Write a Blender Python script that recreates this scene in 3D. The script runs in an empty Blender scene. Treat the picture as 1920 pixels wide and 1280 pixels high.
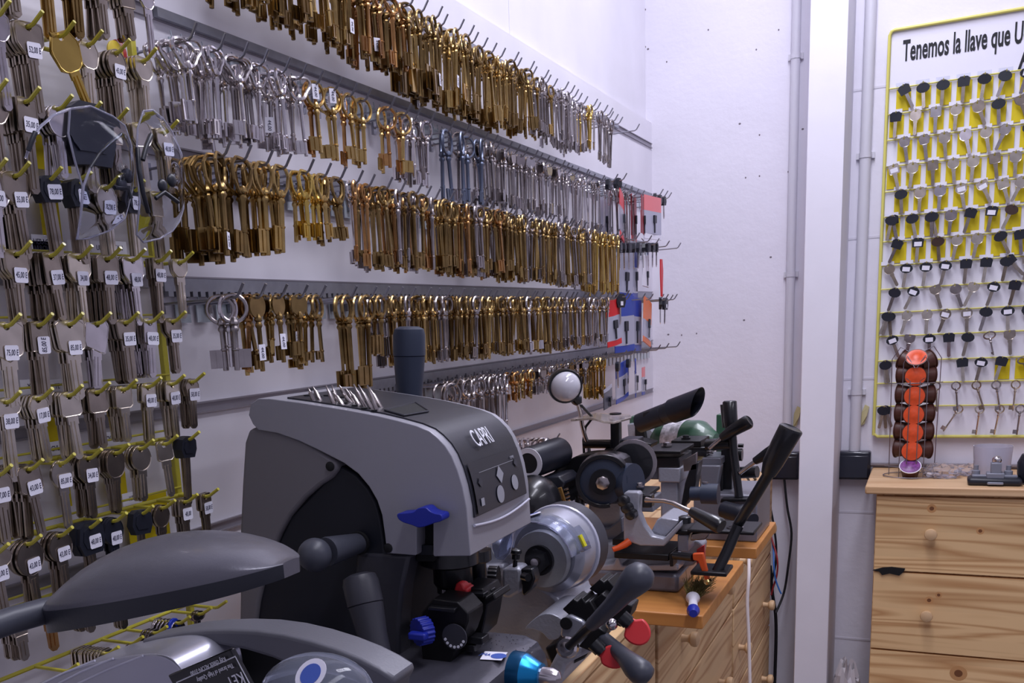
import bpy, math, random
from mathutils import Vector, Matrix, Euler
random.seed(7)
SC = bpy.context.scene
COL = SC.collection
# ------------------------------------------------------------------ camera
EYE = Vector((0.8, 0.0, 1.45))
FPX, PPX, PPY = 1863.0, 777.0, 1009.0          # focal length and optical axis of the (cropped) photograph
def _d(u, v): return Vector(((u - PPX) / FPX, -(v - PPY) / FPX, -1.0))
_Y = _d(1755, 564).normalized()
_X = -_d(-2860, 820).normalized()
_X = (_X - _Y * _X.dot(_Y)).normalized()
_Z = _X.cross(_Y)
ROT = Matrix((_X, _Y, _Z))
cam_data = bpy.data.cameras.new('camera'); cam = bpy.data.objects.new('camera', cam_data); COL.objects.link(cam)
cam_data.sensor_fit = 'HORIZONTAL'; cam_data.sensor_width = 36.0
cam_data.lens = FPX / 1920 * 36.0
cam_data.shift_x = (960 - PPX) / 1920.0
cam_data.shift_y = (PPY - 640) / 1920.0
cam_data.clip_start = 0.02
cam.matrix_world = Matrix.Translation(EYE) @ ROT.to_4x4()
SC.camera = cam
# ------------------------------------------------------------------ light and exposure
def srgb(r, g, b):
    f = lambda c: (c / 255 / 12.92) if c / 255 <= 0.04045 else ((c / 255 + 0.055) / 1.055) ** 2.4
    return (f(r), f(g), f(b), 1.0)
world = bpy.data.worlds.new('world'); SC.world = world; world.use_nodes = True
world.node_tree.nodes['Background'].inputs[0].default_value = (0.60, 0.58, 0.78, 1)
world.node_tree.nodes['Background'].inputs[1].default_value = 0.46
def area(name, loc, size, power, rot=(0, 0, 0), color=(0.87, 0.87, 1.0)):
    l = bpy.data.lights.new(name, 'AREA'); l.shape = 'RECTANGLE'; l.size, l.size_y = size
    l.energy = power; l.color = color
    o = bpy.data.objects.new(name, l); COL.objects.link(o); o.location = loc; o.rotation_euler = rot
    return o
area('ceiling_lamp_light', (0.60, 2.2, 2.93), (0.25, 1.5), 26)
area('ceiling_lamp_light', (1.0, 0.7, 2.93), (0.25, 1.5), 20)
area('ceiling_lamp_light', (2.6, 1.2, 2.93), (0.25, 1.5), 12)
SC.view_settings.view_transform = 'Standard'; SC.view_settings.look = 'None'
SC.view_settings.gamma = 1.0; SC.view_settings.use_curve_mapping = False
SC.view_settings.exposure = 0.1

# ------------------------------------------------------------------ pixel -> world plane (reading sizes off the photograph)
def ray(u, v): return ROT @ _d(u, v)
def at(u, v, ax, val):
    r = ray(u, v); return EYE + r * ((val - EYE[ax]) / r[ax])
def proj(p):
    c = ROT.transposed() @ (Vector(p) - EYE)
    return (PPX + FPX * c.x / -c.z, PPY - FPX * c.y / -c.z)

# ------------------------------------------------------------------ materials
MATS = {}
def mat(name, col, metal=0.0, rough=0.5, bump=0.0, bscale=200, var=0.0, vscale=12, trans=0.0, alpha=1.0, emit=0.0, coat=0.0, spec=0.5, ior=1.45):
    if name in MATS: return MATS[name]
    m = bpy.data.materials.new(name); m.use_nodes = True; nt = m.node_tree
    b = nt.nodes['Principled BSDF']; c = srgb(*col)
    b.inputs['Base Color'].default_value = c; b.inputs['Metallic'].default_value = metal
    b.inputs['Roughness'].default_value = rough; b.inputs['Transmission Weight'].default_value = trans
    b.inputs['Alpha'].default_value = alpha; b.inputs['Coat Weight'].default_value = coat
    b.inputs['Specular IOR Level'].default_value = spec; b.inputs['IOR'].default_value = ior
    if emit: b.inputs['Emission Color'].default_value = c; b.inputs['Emission Strength'].default_value = emit
    tc = nt.nodes.new('ShaderNodeTexCoord')
    if var:
        n = nt.nodes.new('ShaderNodeTexNoise'); n.inputs['Scale'].default_value = vscale; n.inputs['Detail'].default_value = 4
        r = nt.nodes.new('ShaderNodeMapRange'); r.inputs[1].default_value = .3; r.inputs[2].default_value = .7
        r.inputs[3].default_value = 1 - var; r.inputs[4].default_value = 1 + var * .6
        h = nt.nodes.new('ShaderNodeHueSaturation'); h.inputs['Color'].default_value = c
        nt.links.new(tc.outputs['Object'], n.inputs['Vector']); nt.links.new(n.outputs['Fac'], r.inputs[0])
        nt.links.new(r.outputs[0], h.inputs['Value']); nt.links.new(h.outputs[0], b.inputs['Base Color'])
    if bump:
        n = nt.nodes.new('ShaderNodeTexNoise'); n.inputs['Scale'].default_value = bscale; n.inputs['Detail'].default_value = 3
        k = nt.nodes.new('ShaderNodeBump'); k.inputs['Strength'].default_value = bump; k.inputs['Distance'].default_value = .002
        nt.links.new(tc.outputs['Object'], n.inputs['Vector']); nt.links.new(n.outputs['Fac'], k.inputs['Height'])
        nt.links.new(k.outputs[0], b.inputs['Normal'])
    MATS[name] = m; return m
def wood(name, light, dark, ring, axis='y', scale=1.0, rough=.5):
    m = bpy.data.materials.new(name); m.use_nodes = True; nt = m.node_tree; b = nt.nodes['Principled BSDF']
    b.inputs['Roughness'].default_value = rough
    tc = nt.nodes.new('ShaderNodeTexCoord'); mp = nt.nodes.new('ShaderNodeMapping')
    s = {'y': (13, .75, 13), 'x': (.75, 13, 13)}[axis]
    mp.inputs['Scale'].default_value = [q * scale for q in s]
    nt.links.new(tc.outputs['Object'], mp.inputs['Vector'])
    n1 = nt.nodes.new('ShaderNodeTexNoise'); n1.inputs['Scale'].default_value = 1.3; n1.inputs['Detail'].default_value = 1.5; n1.inputs['Distortion'].default_value = .5
    nt.links.new(mp.outputs[0], n1.inputs['Vector'])
    mul = nt.nodes.new('ShaderNodeMath'); mul.operation = 'MULTIPLY'; mul.inputs[1].default_value = ring
    nt.links.new(n1.outputs['Fac'], mul.inputs[0])
    fr = nt.nodes.new('ShaderNodeMath'); fr.operation = 'PINGPONG'; fr.inputs[1].default_value = 1.0
    nt.links.new(mul.outputs[0], fr.inputs[0])
    cr = nt.nodes.new('ShaderNodeValToRGB'); cr.color_ramp.elements[0].position = .35; cr.color_ramp.elements[1].position = 1.0
    cr.color_ramp.elements[0].color = srgb(*light); cr.color_ramp.elements[1].color = srgb(*dark)
    nt.links.new(fr.outputs[0], cr.inputs[0])
    # plank-to-plank tone
    mp2 = nt.nodes.new('ShaderNodeMapping'); mp2.inputs['Scale'].default_value = (.01, .01, 14)
    nt.links.new(tc.outputs['Object'], mp2.inputs['Vector'])
    n2 = nt.nodes.new('ShaderNodeTexWhiteNoise'); n2.noise_dimensions = '1D'
    sp = nt.nodes.new('ShaderNodeSeparateXYZ'); nt.links.new(mp2.outputs[0], sp.inputs[0])
    fl = nt.nodes.new('ShaderNodeMath'); fl.operation = 'FLOOR'; nt.links.new(sp.outputs[2], fl.inputs[0]); nt.links.new(fl.outputs[0], n2.inputs['W'])
    r2 = nt.nodes.new('ShaderNodeMapRange'); r2.inputs[3].default_value = .82; r2.inputs[4].default_value = 1.06
    nt.links.new(n2.outputs['Value'], r2.inputs[0])
    h = nt.nodes.new('ShaderNodeHueSaturation'); nt.links.new(cr.outputs[0], h.inputs['Color']); nt.links.new(r2.outputs[0], h.inputs['Value'])
    nt.links.new(h.outputs[0], b.inputs['Base Color'])
    MATS[name] = m; return m
M = dict(
 wall=mat('white_wall_panel', (222, 219, 228), rough=.45, bump=.05, bscale=30, var=.06, vscale=5),
 back=mat('painted_block_wall', (226, 223, 234), rough=.6, bump=.5, bscale=45, var=.03, vscale=7),
 pillar=mat('pillar_paint', (232, 230, 240), rough=.55, bump=.15, bscale=60, var=.02),
 floor=mat('grey_floor', (120, 116, 118), rough=.5, var=.1),
 ceil=mat('ceiling_paint', (225, 223, 230), rough=.8),
 alu=mat('aluminium_groove', (150, 146, 154), metal=.6, rough=.45),
 rail=mat('grey_rail', (150, 152, 162), metal=.6, rough=.4, var=.1, vscale=60),
 hook=mat('chrome_hook', (150, 150, 160), metal=.9, rough=.3),
 plate=mat('grey_label_plate', (168, 176, 186), rough=.25, var=.2, vscale=30, coat=.3),
 silver=mat('nickel', (212, 206, 208), metal=1, rough=.18, var=.12, vscale=60),
 steel=mat('dull_steel', (168, 160, 160), metal=1, rough=.27, var=.15, vscale=60),
 blank=mat('nickel_silver_blank', (214, 204, 190), metal=1, rough=.26, var=.15, vscale=50),
 blankd=mat('dark_nickel_blank', (172, 160, 148), metal=1, rough=.28, var=.15, vscale=50),
 brass=mat('brass', (192, 162, 104), metal=1, rough=.24, var=.2, vscale=50),
 brassd=mat('aged_brass', (150, 124, 80), metal=1, rough=.27, var=.25, vscale=50),
 brassb=mat('bright_brass', (216, 184, 100), metal=1, rough=.2, var=.1, vscale=50),
 copper=mat('coppery_brass', (184, 138, 88), metal=1, rough=.25, var=.25, vscale=50),
 blued=mat('blued_steel', (108, 116, 136), metal=.9, rough=.4, var=.15, vscale=50),
 yell=mat('yellow_wire', (190, 180, 62), rough=.35, coat=.3, var=.08, vscale=40),
 yellb=mat('pale_yellow_wire', (214, 206, 110), rough=.4),
 card=mat('yellow_card', (214, 192, 14), rough=.6, var=.05, vscale=20),
 paper=mat('white_paper', (228, 226, 238), rough=.7),
 ink=mat('dark_ink', (52, 50, 74), rough=.8),
 inkb=mat('black_print', (18, 18, 26), rough=.6),
 black=mat('black_plastic', (30, 32, 42), rough=.38, bump=.05, bscale=300),
 blackm=mat('black_enamel', (22, 22, 26), rough=.3, metal=.0, bump=.05, bscale=150, coat=.25),
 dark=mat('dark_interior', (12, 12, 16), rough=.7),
)
# ------------------------------------------------------------------ mesh builder
class MB:
    def __init__(s): s.v = []; s.f = []; s.m = []
    def add(s, vs, fs, T=None, mi=0):
        o = len(s.v)
        for p in vs:
            p = Vector(p); s.v.append(T @ p if T is not None else p)
        for f in fs: s.f.append([i + o for i in f]); s.m.append(mi)
        return s
    def box(s, a, b, T=None, mi=0):
        x0, y0, z0 = a; x1, y1, z1 = b
        vs = [(x0,y0,z0),(x1,y0,z0),(x1,y1,z0),(x0,y1,z0),(x0,y0,z1),(x1,y0,z1),(x1,y1,z1),(x0,y1,z1)]
        return s.add(vs, [(0,3,2,1),(4,5,6,7),(0,1,5,4),(1,2,6,5),(2,3,7,6),(3,0,4,7)], T, mi)
    def tube(s, pts, r, n=8, caps=True, T=None, mi=0):
        pts = [Vector(p) for p in pts]; k = len(pts); rr = r if isinstance(r, (list, tuple)) else [r] * k
        vs = []; fs = []; up = None
        for i, p in enumerate(pts):
            d = (pts[min(i+1, k-1)] - pts[max(i-1, 0)])
            d = d.normalized() if d.length > 1e-9 else Vector((0, 0, 1))
            if up is None:
                up = d.orthogonal().normalized()
            up = (up - d * up.dot(d)); up = up.normalized() if up.length > 1e-6 else d.orthogonal().normalized()
            w = d.cross(up)
            for j in range(n):
                a = 2 * math.pi * j / n; vs.append(p + (up * math.cos(a) + w * math.sin(a)) * rr[i])
        for i in range(k - 1):
            for j in range(n):
                fs.append((i*n+j, i*n+(j+1) % n, (i+1)*n+(j+1) % n, (i+1)*n+j))
        if caps: fs.append(tuple(range(n))[::-1]); fs.append(tuple((k-1)*n + j for j in range(n)))
        return s.add(vs, fs, T, mi)
    def lathe(s, prof, axis=(0, 0, 1), org=(0, 0, 0), n=24, sx=1, sy=1, T=None, mi=0, caps=True):
        """prof: (radius, height along axis)"""
        ax = Vector(axis).normalized(); u = ax.orthogonal().normalized(); w = ax.cross(u); org = Vector(org)
        vs = []; fs = []
        for r, h in prof:
            for j in range(n):
                a = 2 * math.pi * j / n
                vs.append(org + ax * h + u * (math.cos(a) * r * sx) + w * (math.sin(a) * r * sy))
        for i in range(len(prof) - 1):
            for j in range(n): fs.append((i*n+j, i*n+(j+1) % n, (i+1)*n+(j+1) % n, (i+1)*n+j))
        if caps:
            fs.append(tuple(range(n))[::-1]); fs.append(tuple((len(prof)-1)*n + j for j in range(n)))
        return s.add(vs, fs, T, mi)
    def prism(s, pts, vec, T=None, mi=0):
        """polygon of 3-D points swept by vec"""
        k = len(pts); vec = Vector(vec); pts = [Vector(p) for p in pts]
        vs = pts + [p + vec for p in pts]
        fs = [tuple(range(k)), tuple(range(2*k-1, k-1, -1))] + [(i, i+k, (i+1) % k + k, (i+1) % k) for i in range(k)]
        return s.add(vs, fs, T, mi)
    def rod(s, a, b, r, n=12, r2=None, T=None, mi=0): return s.tube([a, b], [r, r2 if r2 is not None else r], n, True, T, mi)
    def ball(s, c, r, n=16, k=10, sc=(1, 1, 1), T=None, mi=0):
        vs = [(c[0], c[1], c[2] + r*sc[2])]; fs = []
        for i in range(1, k):
            t = math.pi * i / k
            for j in range(n):
                a = 2*math.pi*j/n; vs.append((c[0]+r*sc[0]*math.sin(t)*math.cos(a), c[1]+r*sc[1]*math.sin(t)*math.sin(a), c[2]+r*sc[2]*math.cos(t)))
        vs.append((c[0], c[1], c[2]-r*sc[2])); e = len(vs)-1
        for j in range(n):
            fs.append((0, 1+j, 1+(j+1) % n)); fs.append((e, 1+(k-2)*n+(j+1) % n, 1+(k-2)*n+j))
            for i in range(k-2): fs.append((1+i*n+j, 1+(i+1)*n+j, 1+(i+1)*n+(j+1) % n, 1+i*n+(j+1) % n))
        return s.add(vs, fs, T, mi)
    def mesh(s, name, mats, smooth=35):
        me = bpy.data.meshes.new(name); me.from_pydata([tuple(v) for v in s.v], [], s.f); me.validate()
        for m in (mats if isinstance(mats, (list, tuple)) else [mats]): me.materials.append(m)
        if len(me.polygons) == len(s.m):
            me.polygons.foreach_set('material_index', s.m)
        if smooth:
            me.polygons.foreach_set('use_smooth', [True]*len(me.polygons)); me.set_sharp_from_angle(angle=math.radians(smooth))
        import bmesh
        bm = bmesh.new(); bm.from_mesh(me); bmesh.ops.recalc_face_normals(bm, faces=bm.faces); bm.to_mesh(me); bm.free()
        me.update(); return me
    def build(s, name, mats, parent=None, bevel=0, segs=2, smooth=35, kind=None, local=False, sub=0):
        me = s.mesh(name, mats, smooth)
        o = bpy.data.objects.new(name, me); COL.objects.link(o)
        if parent is not None:
            o.parent = parent
            if not local:
                inv = wmat(parent).inverted(); me.transform(inv)
        if bevel:
            b = o.modifiers.new('bevel', 'BEVEL'); b.width = bevel; b.segments = segs; b.limit_method = 'ANGLE'; b.angle_limit = math.radians(38)
            b.harden_normals = False
        if sub:
            q = o.modifiers.new('sub', 'SUBSURF'); q.levels = q.render_levels = sub
        if kind: o['kind'] = kind
        return o
def wmat(o):
    m = o.matrix_basis.copy()
    while o.parent is not None: o = o.parent; m = o.matrix_basis @ m
    return m
def thing(name, label, cat, loc=(0, 0, 0), group=None):
    o = bpy.data.objects.new(name, None); COL.objects.link(o); o.location = loc; o.empty_display_size = .02
    o['label'] = label; o['category'] = cat
    if group: o['group'] = group
    return o
def tag(o, label, cat, group=None):
    o['label'] = label; o['category'] = cat
    if group: o['group'] = group
    return o
def copy_tree(o, parent=None):
    c = o.copy(); COL.objects.link(c)
    if parent is not None: c.parent = parent
    for ch in list(o.children): copy_tree(ch, c)
    return c
TXT = {}
def text_mesh(s, size, m, thick=.0002, shear=0, bold=0, sx=1.0):
    k = (s, size, m.name, shear, bold, sx)
    if k in TXT: return TXT[k]
    cu = bpy.data.curves.new('writing', 'FONT'); cu.body = s; cu.size = size; cu.align_x = 'CENTER'; cu.align_y = 'CENTER'
    cu.extrude = thick; cu.shear = shear; cu.offset = bold; cu.resolution_u = 3
    o = bpy.data.objects.new('writing', cu); COL.objects.link(o)
    dg = bpy.context.evaluated_depsgraph_get()
    me = bpy.data.meshes.new_from_object(o.evaluated_get(dg)); bpy.data.objects.remove(o)
    me.name = 'writing'; me.materials.clear(); me.materials.append(m)
    if sx != 1: me.transform(Matrix.Diagonal((sx, 1, 1, 1)))
    TXT[k] = me; return me
def put_text(name, s, size, m, origin, right, up, parent, **kw):
    """writing lying in the plane spanned by right/up at origin (world)"""
    me = text_mesh(s, size, m, **kw)
    o = bpy.data.objects.new(name, me); COL.objects.link(o)
    r = Vector(right).normalized(); u = Vector(up); u = (u - r*u.dot(r)).normalized(); n = r.cross(u)
    W = Matrix((r, u, n)).transposed().to_4x4(); W.translation = Vector(origin)
    o.parent = parent
    o.matrix_basis = (wmat(parent).inverted() @ W) if parent else W
    return o

# ================================================================== THE SETTING
YB = 3.232
def struct(o): o['kind'] = 'structure'; return o
struct(MB().box((-.12, -1.5, 0), (0, YB, 2.03)).build('wall_left', M['wall']))
struct(MB().box((-.12, -1.5, 2.0302), (-.018, 2.106, 3.0)).build('wall_left_upper', M['wall']))
struct(MB().box((-.12, 2.1075, 2.0302), (-.018, YB, 3.0)).build('wall_left_upper_far', M['wall']))
struct(MB().box((-.12, YB, 0), (4.2, YB+.15, 3.0)).build('wall_back', M['back']))
struct(MB().box((-.12, -1.6, -.05), (4.2, YB+.15, 0)).build('floor', M['floor']))
struct(MB().box((-.12, -1.6, 3.0), (4.2, YB+.15, 3.05)).build('ceiling', M['ceil']))
struct(MB().box((.476, 2.98, 0), (.567, YB+.0, 3.0)).build('pillar', M['pillar'], bevel=.002))
# mortar joints of the block wall, right of the pillar and beside it
j = MB()
for z in (1.45+.585, 1.45+.185, 1.45-.215, .835, .435):
    j.box((.567, YB-.0012, z), (4.1, YB+.001, z+.006))
struct(j.build('trim_1', mat('mortar_joint', (212, 209, 220), rough=.8)))
RAILZ = {1: 1.967, 2: 1.820, 3: 1.672, 4: 1.525, 5: 1.376, 6: 1.224, 7: 1.072}
for n, (i, z) in enumerate(RAILZ.items()):
    g = MB(); y0 = -.3
    g.box((-.004, y0, z-.010), (.0008, 3.225, z+.000)); g.box((0, y0, z), (.004, 3.225, z+.002)); g.box((0, y0, z-.012), (.004, 3.225, z-.010))
    struct(g.build('trim_%d' % (n+2), M['alu']))
# ================================================================== KEYS
def poly_r(poly, a):
    """distance from origin to a convex outline in direction a (y,z)"""
    dy, dz = math.cos(a), math.sin(a); best = 1e9
    for i in range(len(poly)):
        (y1, z1), (y2, z2) = poly[i], poly[(i+1) % len(poly)]
        den = dy*(z2-z1) - dz*(y2-y1)
        if abs(den) < 1e-12: continue
        t = (y1*(z2-z1) - z1*(y2-y1)) / den; u = (y1*dz - z1*dy) / den
        if t > 0 and -1e-6 <= u <= 1+1e-6: best = min(best, t)
    return best
BOW = {  # outlines (y, z) in units of bow half width, centred on the bow
 'round': [(math.cos(i*math.pi/12), math.sin(i*math.pi/12)) for i in range(24)],
 'oval': [(1.15*math.cos(i*math.pi/12), .62*math.sin(i*math.pi/12)) for i in range(24)],
 'trap': [(-.85, .8), (.85, .8), (1.0, .6), (.95, -.35), (.45, -.9), (-.45, -.9), (-.95, -.35), (-1.0, .6)],
 'square': [(-.9, .8), (-.75, .9), (.75, .9), (.9, .8), (.95, -.7), (.8, -.9), (-.8, -.9), (-.95, -.7)],
 'hex': [(-.55, .9), (.55, .9), (1.0, .2), (.75, -.75), (.35, -.95), (-.35, -.95), (-.75, -.75), (-1.0, .2)],
 'oct': [(-.5, 1), (.5, 1), (1, .5), (1, -.5), (.5, -1), (-.5, -1), (-1, -.5), (-1, .5)],
 'diamond': [(-.95, .75), (.75, 1.0), (.95, .8), (.75, -.9), (.55, -1.0), (-1.0, -.6)],
 'shield': [(-1, .9), (1, .9), (.85, -.55), (.0, -.95), (-.85, -.55)],
 'rect': [(-.65, .95), (.65, .95), (.7, -.9), (-.7, -.9)],
}
def blank_mb(shape='trap', w=.012, L=.06, bw=.0042, th=.0011, hole=.0028, notch=True, mi=0):
    """flat key blank hanging from its hole: hole centre at the origin, blade towards -z, faces along x"""
    m = MB(); P = BOW[shape]; N = 40; cz = -(w*max(z for y, z in P) - hole - .002)
    vs = []; fs = []
    for k in range(N):
        a = 2*math.pi*k/N; r = poly_r(P, a) * w
        oy, oz = r*math.cos(a), r*math.sin(a) + cz; iy, iz = hole*1.25*math.cos(a), hole*math.sin(a)
        for x in (-th, th): vs.append((x, oy, oz)); vs.append((x, iy, iz))
    for k in range(N):
        a, b = k*4, ((k+1) % N)*4
        fs += [(a, b, b+1, a+1), (a+2, a+3, b+3, b+2), (a, a+2, b+2, b), (a+1, b+1, b+3, a+3)]
    m.add(vs, fs, None, mi)
    ol = [(th, poly_r(P, 2*math.pi*k/20)*w*.97*math.cos(2*math.pi*k/20), poly_r(P, 2*math.pi*k/20)*w*.97*math.sin(2*math.pi*k/20)+cz) for k in range(21)]
    m.tube(ol, .00055, 4, False, None, mi)
    zt = cz - w*.8
    m.box((-th*.95, -bw*1.25, zt-.009), (th*.95, bw*1.25, zt+.004), None, mi)
    zb = -L
    m.box((-th*.9, -bw, zb+.003), (th*.9, bw, zt-.008), None, mi)
    m.prism([(-th*.9, -bw, zb+.003), (-th*.9, bw, zb+.003), (-th*.9, bw*.35, zb), (-th*.9, -bw*.5, zb)], (th*1.8, 0, 0), None, mi)
    m.box((-th*1.7, -bw*.75, zb+.004), (th*1.7, -bw*.25, zt-.006), None, mi)
    m.box((-th*1.7, bw*.1, zb+.005), (th*1.7, bw*.45, zt-.006), None, mi)
    return m
def lever_mb(bow='round', L=.1, r=.0026, bit=(.016, .013), rb=.011, side=-1, tw=.0021, oct_=False):
    """long shanked lever key: hangs from the inside top of its bow at the origin"""
    m = MB()
    if bow == 'disc':
        ring = [(rb*.95*math.cos(2*math.pi*i/20), rb*math.sin(2*math.pi*i/20)) for i in range(20)]
        cz = -(rb - .004); N = 20; vs = []; fs = []
        for k, (y, z) in enumerate(ring):
            a = 2*math.pi*k/N
            for x in (-tw*.6, tw*.6): vs.append((x, y, z+cz)); vs.append((x, .0026*math.cos(a), .0026*math.sin(a)))
        for k in range(N):
            a, b = k*4, ((k+1) % N)*4
            fs += [(a, b, b+1, a+1), (a+2, a+3, b+3, b+2), (a, a+2, b+2, b), (a+1, b+1, b+3, a+3)]
        m.add(vs, fs)
    else:
        sy, sz = {'round': (1, 1), 'oval': (1.25, .8), 'hex': (1.1, 1.05), 'y': (1.25, .95), 'tall': (.8, 1.15)}[bow]
        cz = -(rb*sz - tw)
        N = 22; ring = []
        for k in range(N+1):
            a = 2*math.pi*k/N - math.pi/2
            if bow == 'hex':
                q = poly_r([(-.55, .95), (.55, .95), (1.0, .5), (.85, -.35), (.25, -1.1), (-.25, -1.1), (-.85, -.35), (-1.0, .5)], a)*rb
            elif bow == 'y':
                q = rb*(1 + .18*math.cos(3*(a+math.pi/2)))
            else: q = rb
            ring.append((0, q*sy*math.cos(a), q*sz*math.sin(a)+cz))
        m.tube(ring, tw, 6, False)
        if bow == 'y': m.tube([(0, 0, cz-rb*.9), (0, 0, cz-rb*.2), (0, -.001, cz+rb*.2)], tw*.9, 5)
    z0 = cz - rb*.85
    zb = -L
    m.lathe([(r*.8, z0+.003), (r*1.7, z0-.002), (r*1.7, z0-.004), (r*1.05, z0-.006), (r*1.5, z0-.009), (r*1.5, z0-.0105), (r, z0-.013), (r, zb+bit[1]+.004),
             (r*1.3, zb+bit[1]+.0035), (r*1.3, zb+bit[1]+.002), (r, zb+bit[1]+.001), (r, zb+.0004), (r*.8, zb)], n=8)
    b0, b1 = bit; t = .0013; y0, y1 = (0, side*b0)
    m.box((-t, min(y0, y1), zb+.003), (t, max(y0, y1), zb+.003+b1))
    m.box((-t*1.7, side*b0*.55-.0007, zb+.0045), (t*1.7, side*b0*.55+.0007, zb+.0015+b1))
    return m
ME = {}
def cached(key, fn, mats):
    if key not in ME: ME[key] = fn().mesh(key[0], mats)
    return ME[key]
ORD = ['', 'first', 'second', 'third', 'fourth', 'fifth', 'sixth', 'seventh', 'eighth', 'ninth', 'tenth', 'eleventh', 'twelfth', 'thirteenth', 'fourteenth', 'fifteenth']
def nth(n): return ORD[n] if n < len(ORD) else '%d%s' % (n, 'st' if n % 10 == 1 and n != 11 else 'nd' if n % 10 == 2 and n != 12 else 'rd' if n % 10 == 3 and n != 13 else 'th')

# ---- bars with hooks on the slatted wall ---------------------------------------
TOOTH_Y0, TOOTH_Y1 = .93, 3.18
rail_obj = {}
def make_rail(i, y0, y1, teeth=True, plates=True):
    z = RAILZ[i]
    t = thing('display_rail', 'grey metal display rail with wire hooks clipped in the %s wall groove from the top' % nth(i), 'display rail', (.004, y0, z), 'display rails on the slatted wall')
    m = MB(); m.box((.0036, y0, z-(.016 if i in (3, 4, 5) else .011)), (.010, y1, z-.001))
    y = y0+.005; 
    while teeth and y < y1-.01:
        m.box((.0045, y, z-.022), (.0105, y+.009, z-.0155)); y += .0145
    m.build('rail_strip', M['rail'], t)
    if plates:
        y = y0 + .02; k = 0
        proto = None
        while y < y1-.03 and k < 60:
            if proto is None:
                q = MB(); q.box((.0046, y, z-.052), (.0062, y+.026, z-.027)); q.tube([(.006, y+.004, z-.02), (.008, y+.004, z-.03), (.008, y+.022, z-.03), (.006, y+.022, z-.02)], .0009, 5)
                proto = q.build('label_plate', M['plate'], t); o = proto
            else:
                o = proto.copy(); COL.objects.link(o); o.parent = t; o.location = (0, y-(y0+.02), 0)
            y += .038; k += 1
    rail_obj[i] = t
    return t
make_rail(1, 1.0, 2.83, False, False); make_rail(2, .955, 3.18, False, True); make_rail(3, 1.02, 3.18, True, True)
make_rail(4, .92, 3.18); make_rail(5, 1.22, 3.18); make_rail(6, 1.75, 1.95, False, False)
HOOKME = {}
def hook_mesh(l, mname='hook'):
    k = (round(l, 3), mname)
    if k not in HOOKME:
        m = MB(); r = .0017
        m.tube([(0, 0, -.004), (.003, 0, -.001), (l*.5, 0, 0), (l, 0, .0005), (l+.004, 0, .003), (l+.012, 0, .015)], r, 6)
        m.box((-.003, -.004, -.012), (.0015, .004, .006))
        HOOKME[k] = m.mesh('hook', M[mname])
    return HOOKME[k]
SMALL = []      # (size in the picture, function that makes it)  -> nearest 300 become things, the rest one mass
FIN = dict(silver='nickel plated', steel='dull steel', brass='brass', brassd='aged brass', brassb='bright brass', copper='coppery brass', blued='blue grey steel')
BOWN = dict(round='round ring bow', oval='oval bow', hex='hexagonal bow', y='loop bow', tall='tall bow', disc='flat disc bow')
DZ = {1: (.047, .075), 2: (.058, .075), 3: (.030, .105), 4: (.030, .105), 5: (.018, .105)}
def hang(i, y, spec, hi, l=None):
    mats, bow, L, r, bit, rb, n = spec; rb = round(rb*1.13, 5); bit = (round(bit[0]*1.25, 4), round(bit[1]*1.2, 4))
    l = l or .105
    z = RAILZ[i] - DZ[i][0]
    h = bpy.data.objects.new('hook', hook_mesh(l)); COL.objects.link(h); h.parent = rail_obj[i]
    h.location = Vector((.011, y, z)) - rail_obj[i].location
    for k in range(n):
        x = .011 + l - .004 - k*(min(.0085, (l-.02)/max(n, 1)))*random.uniform(.85, 1.1)
        mm = random.choice(mats); LL = L*random.uniform(.93, 1.04)
        Lq = round(LL/.004)*.004
        side = -1 if random.random() < .8 else 1
        key = ('lever_key', bow, Lq, r, bit, rb, side, mm)
        E = Euler((random.gauss(0, .045), random.gauss(0, .03), random.gauss(.0, .32)))
        SMALL.append((proj((x, y, z))[0], Lq*1/(Vector((x, y, z))-EYE).length, key, (x, y+random.uniform(-.0015, .0015), z+.0015), E, i, hi, mm, bow, k == 0))
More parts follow.
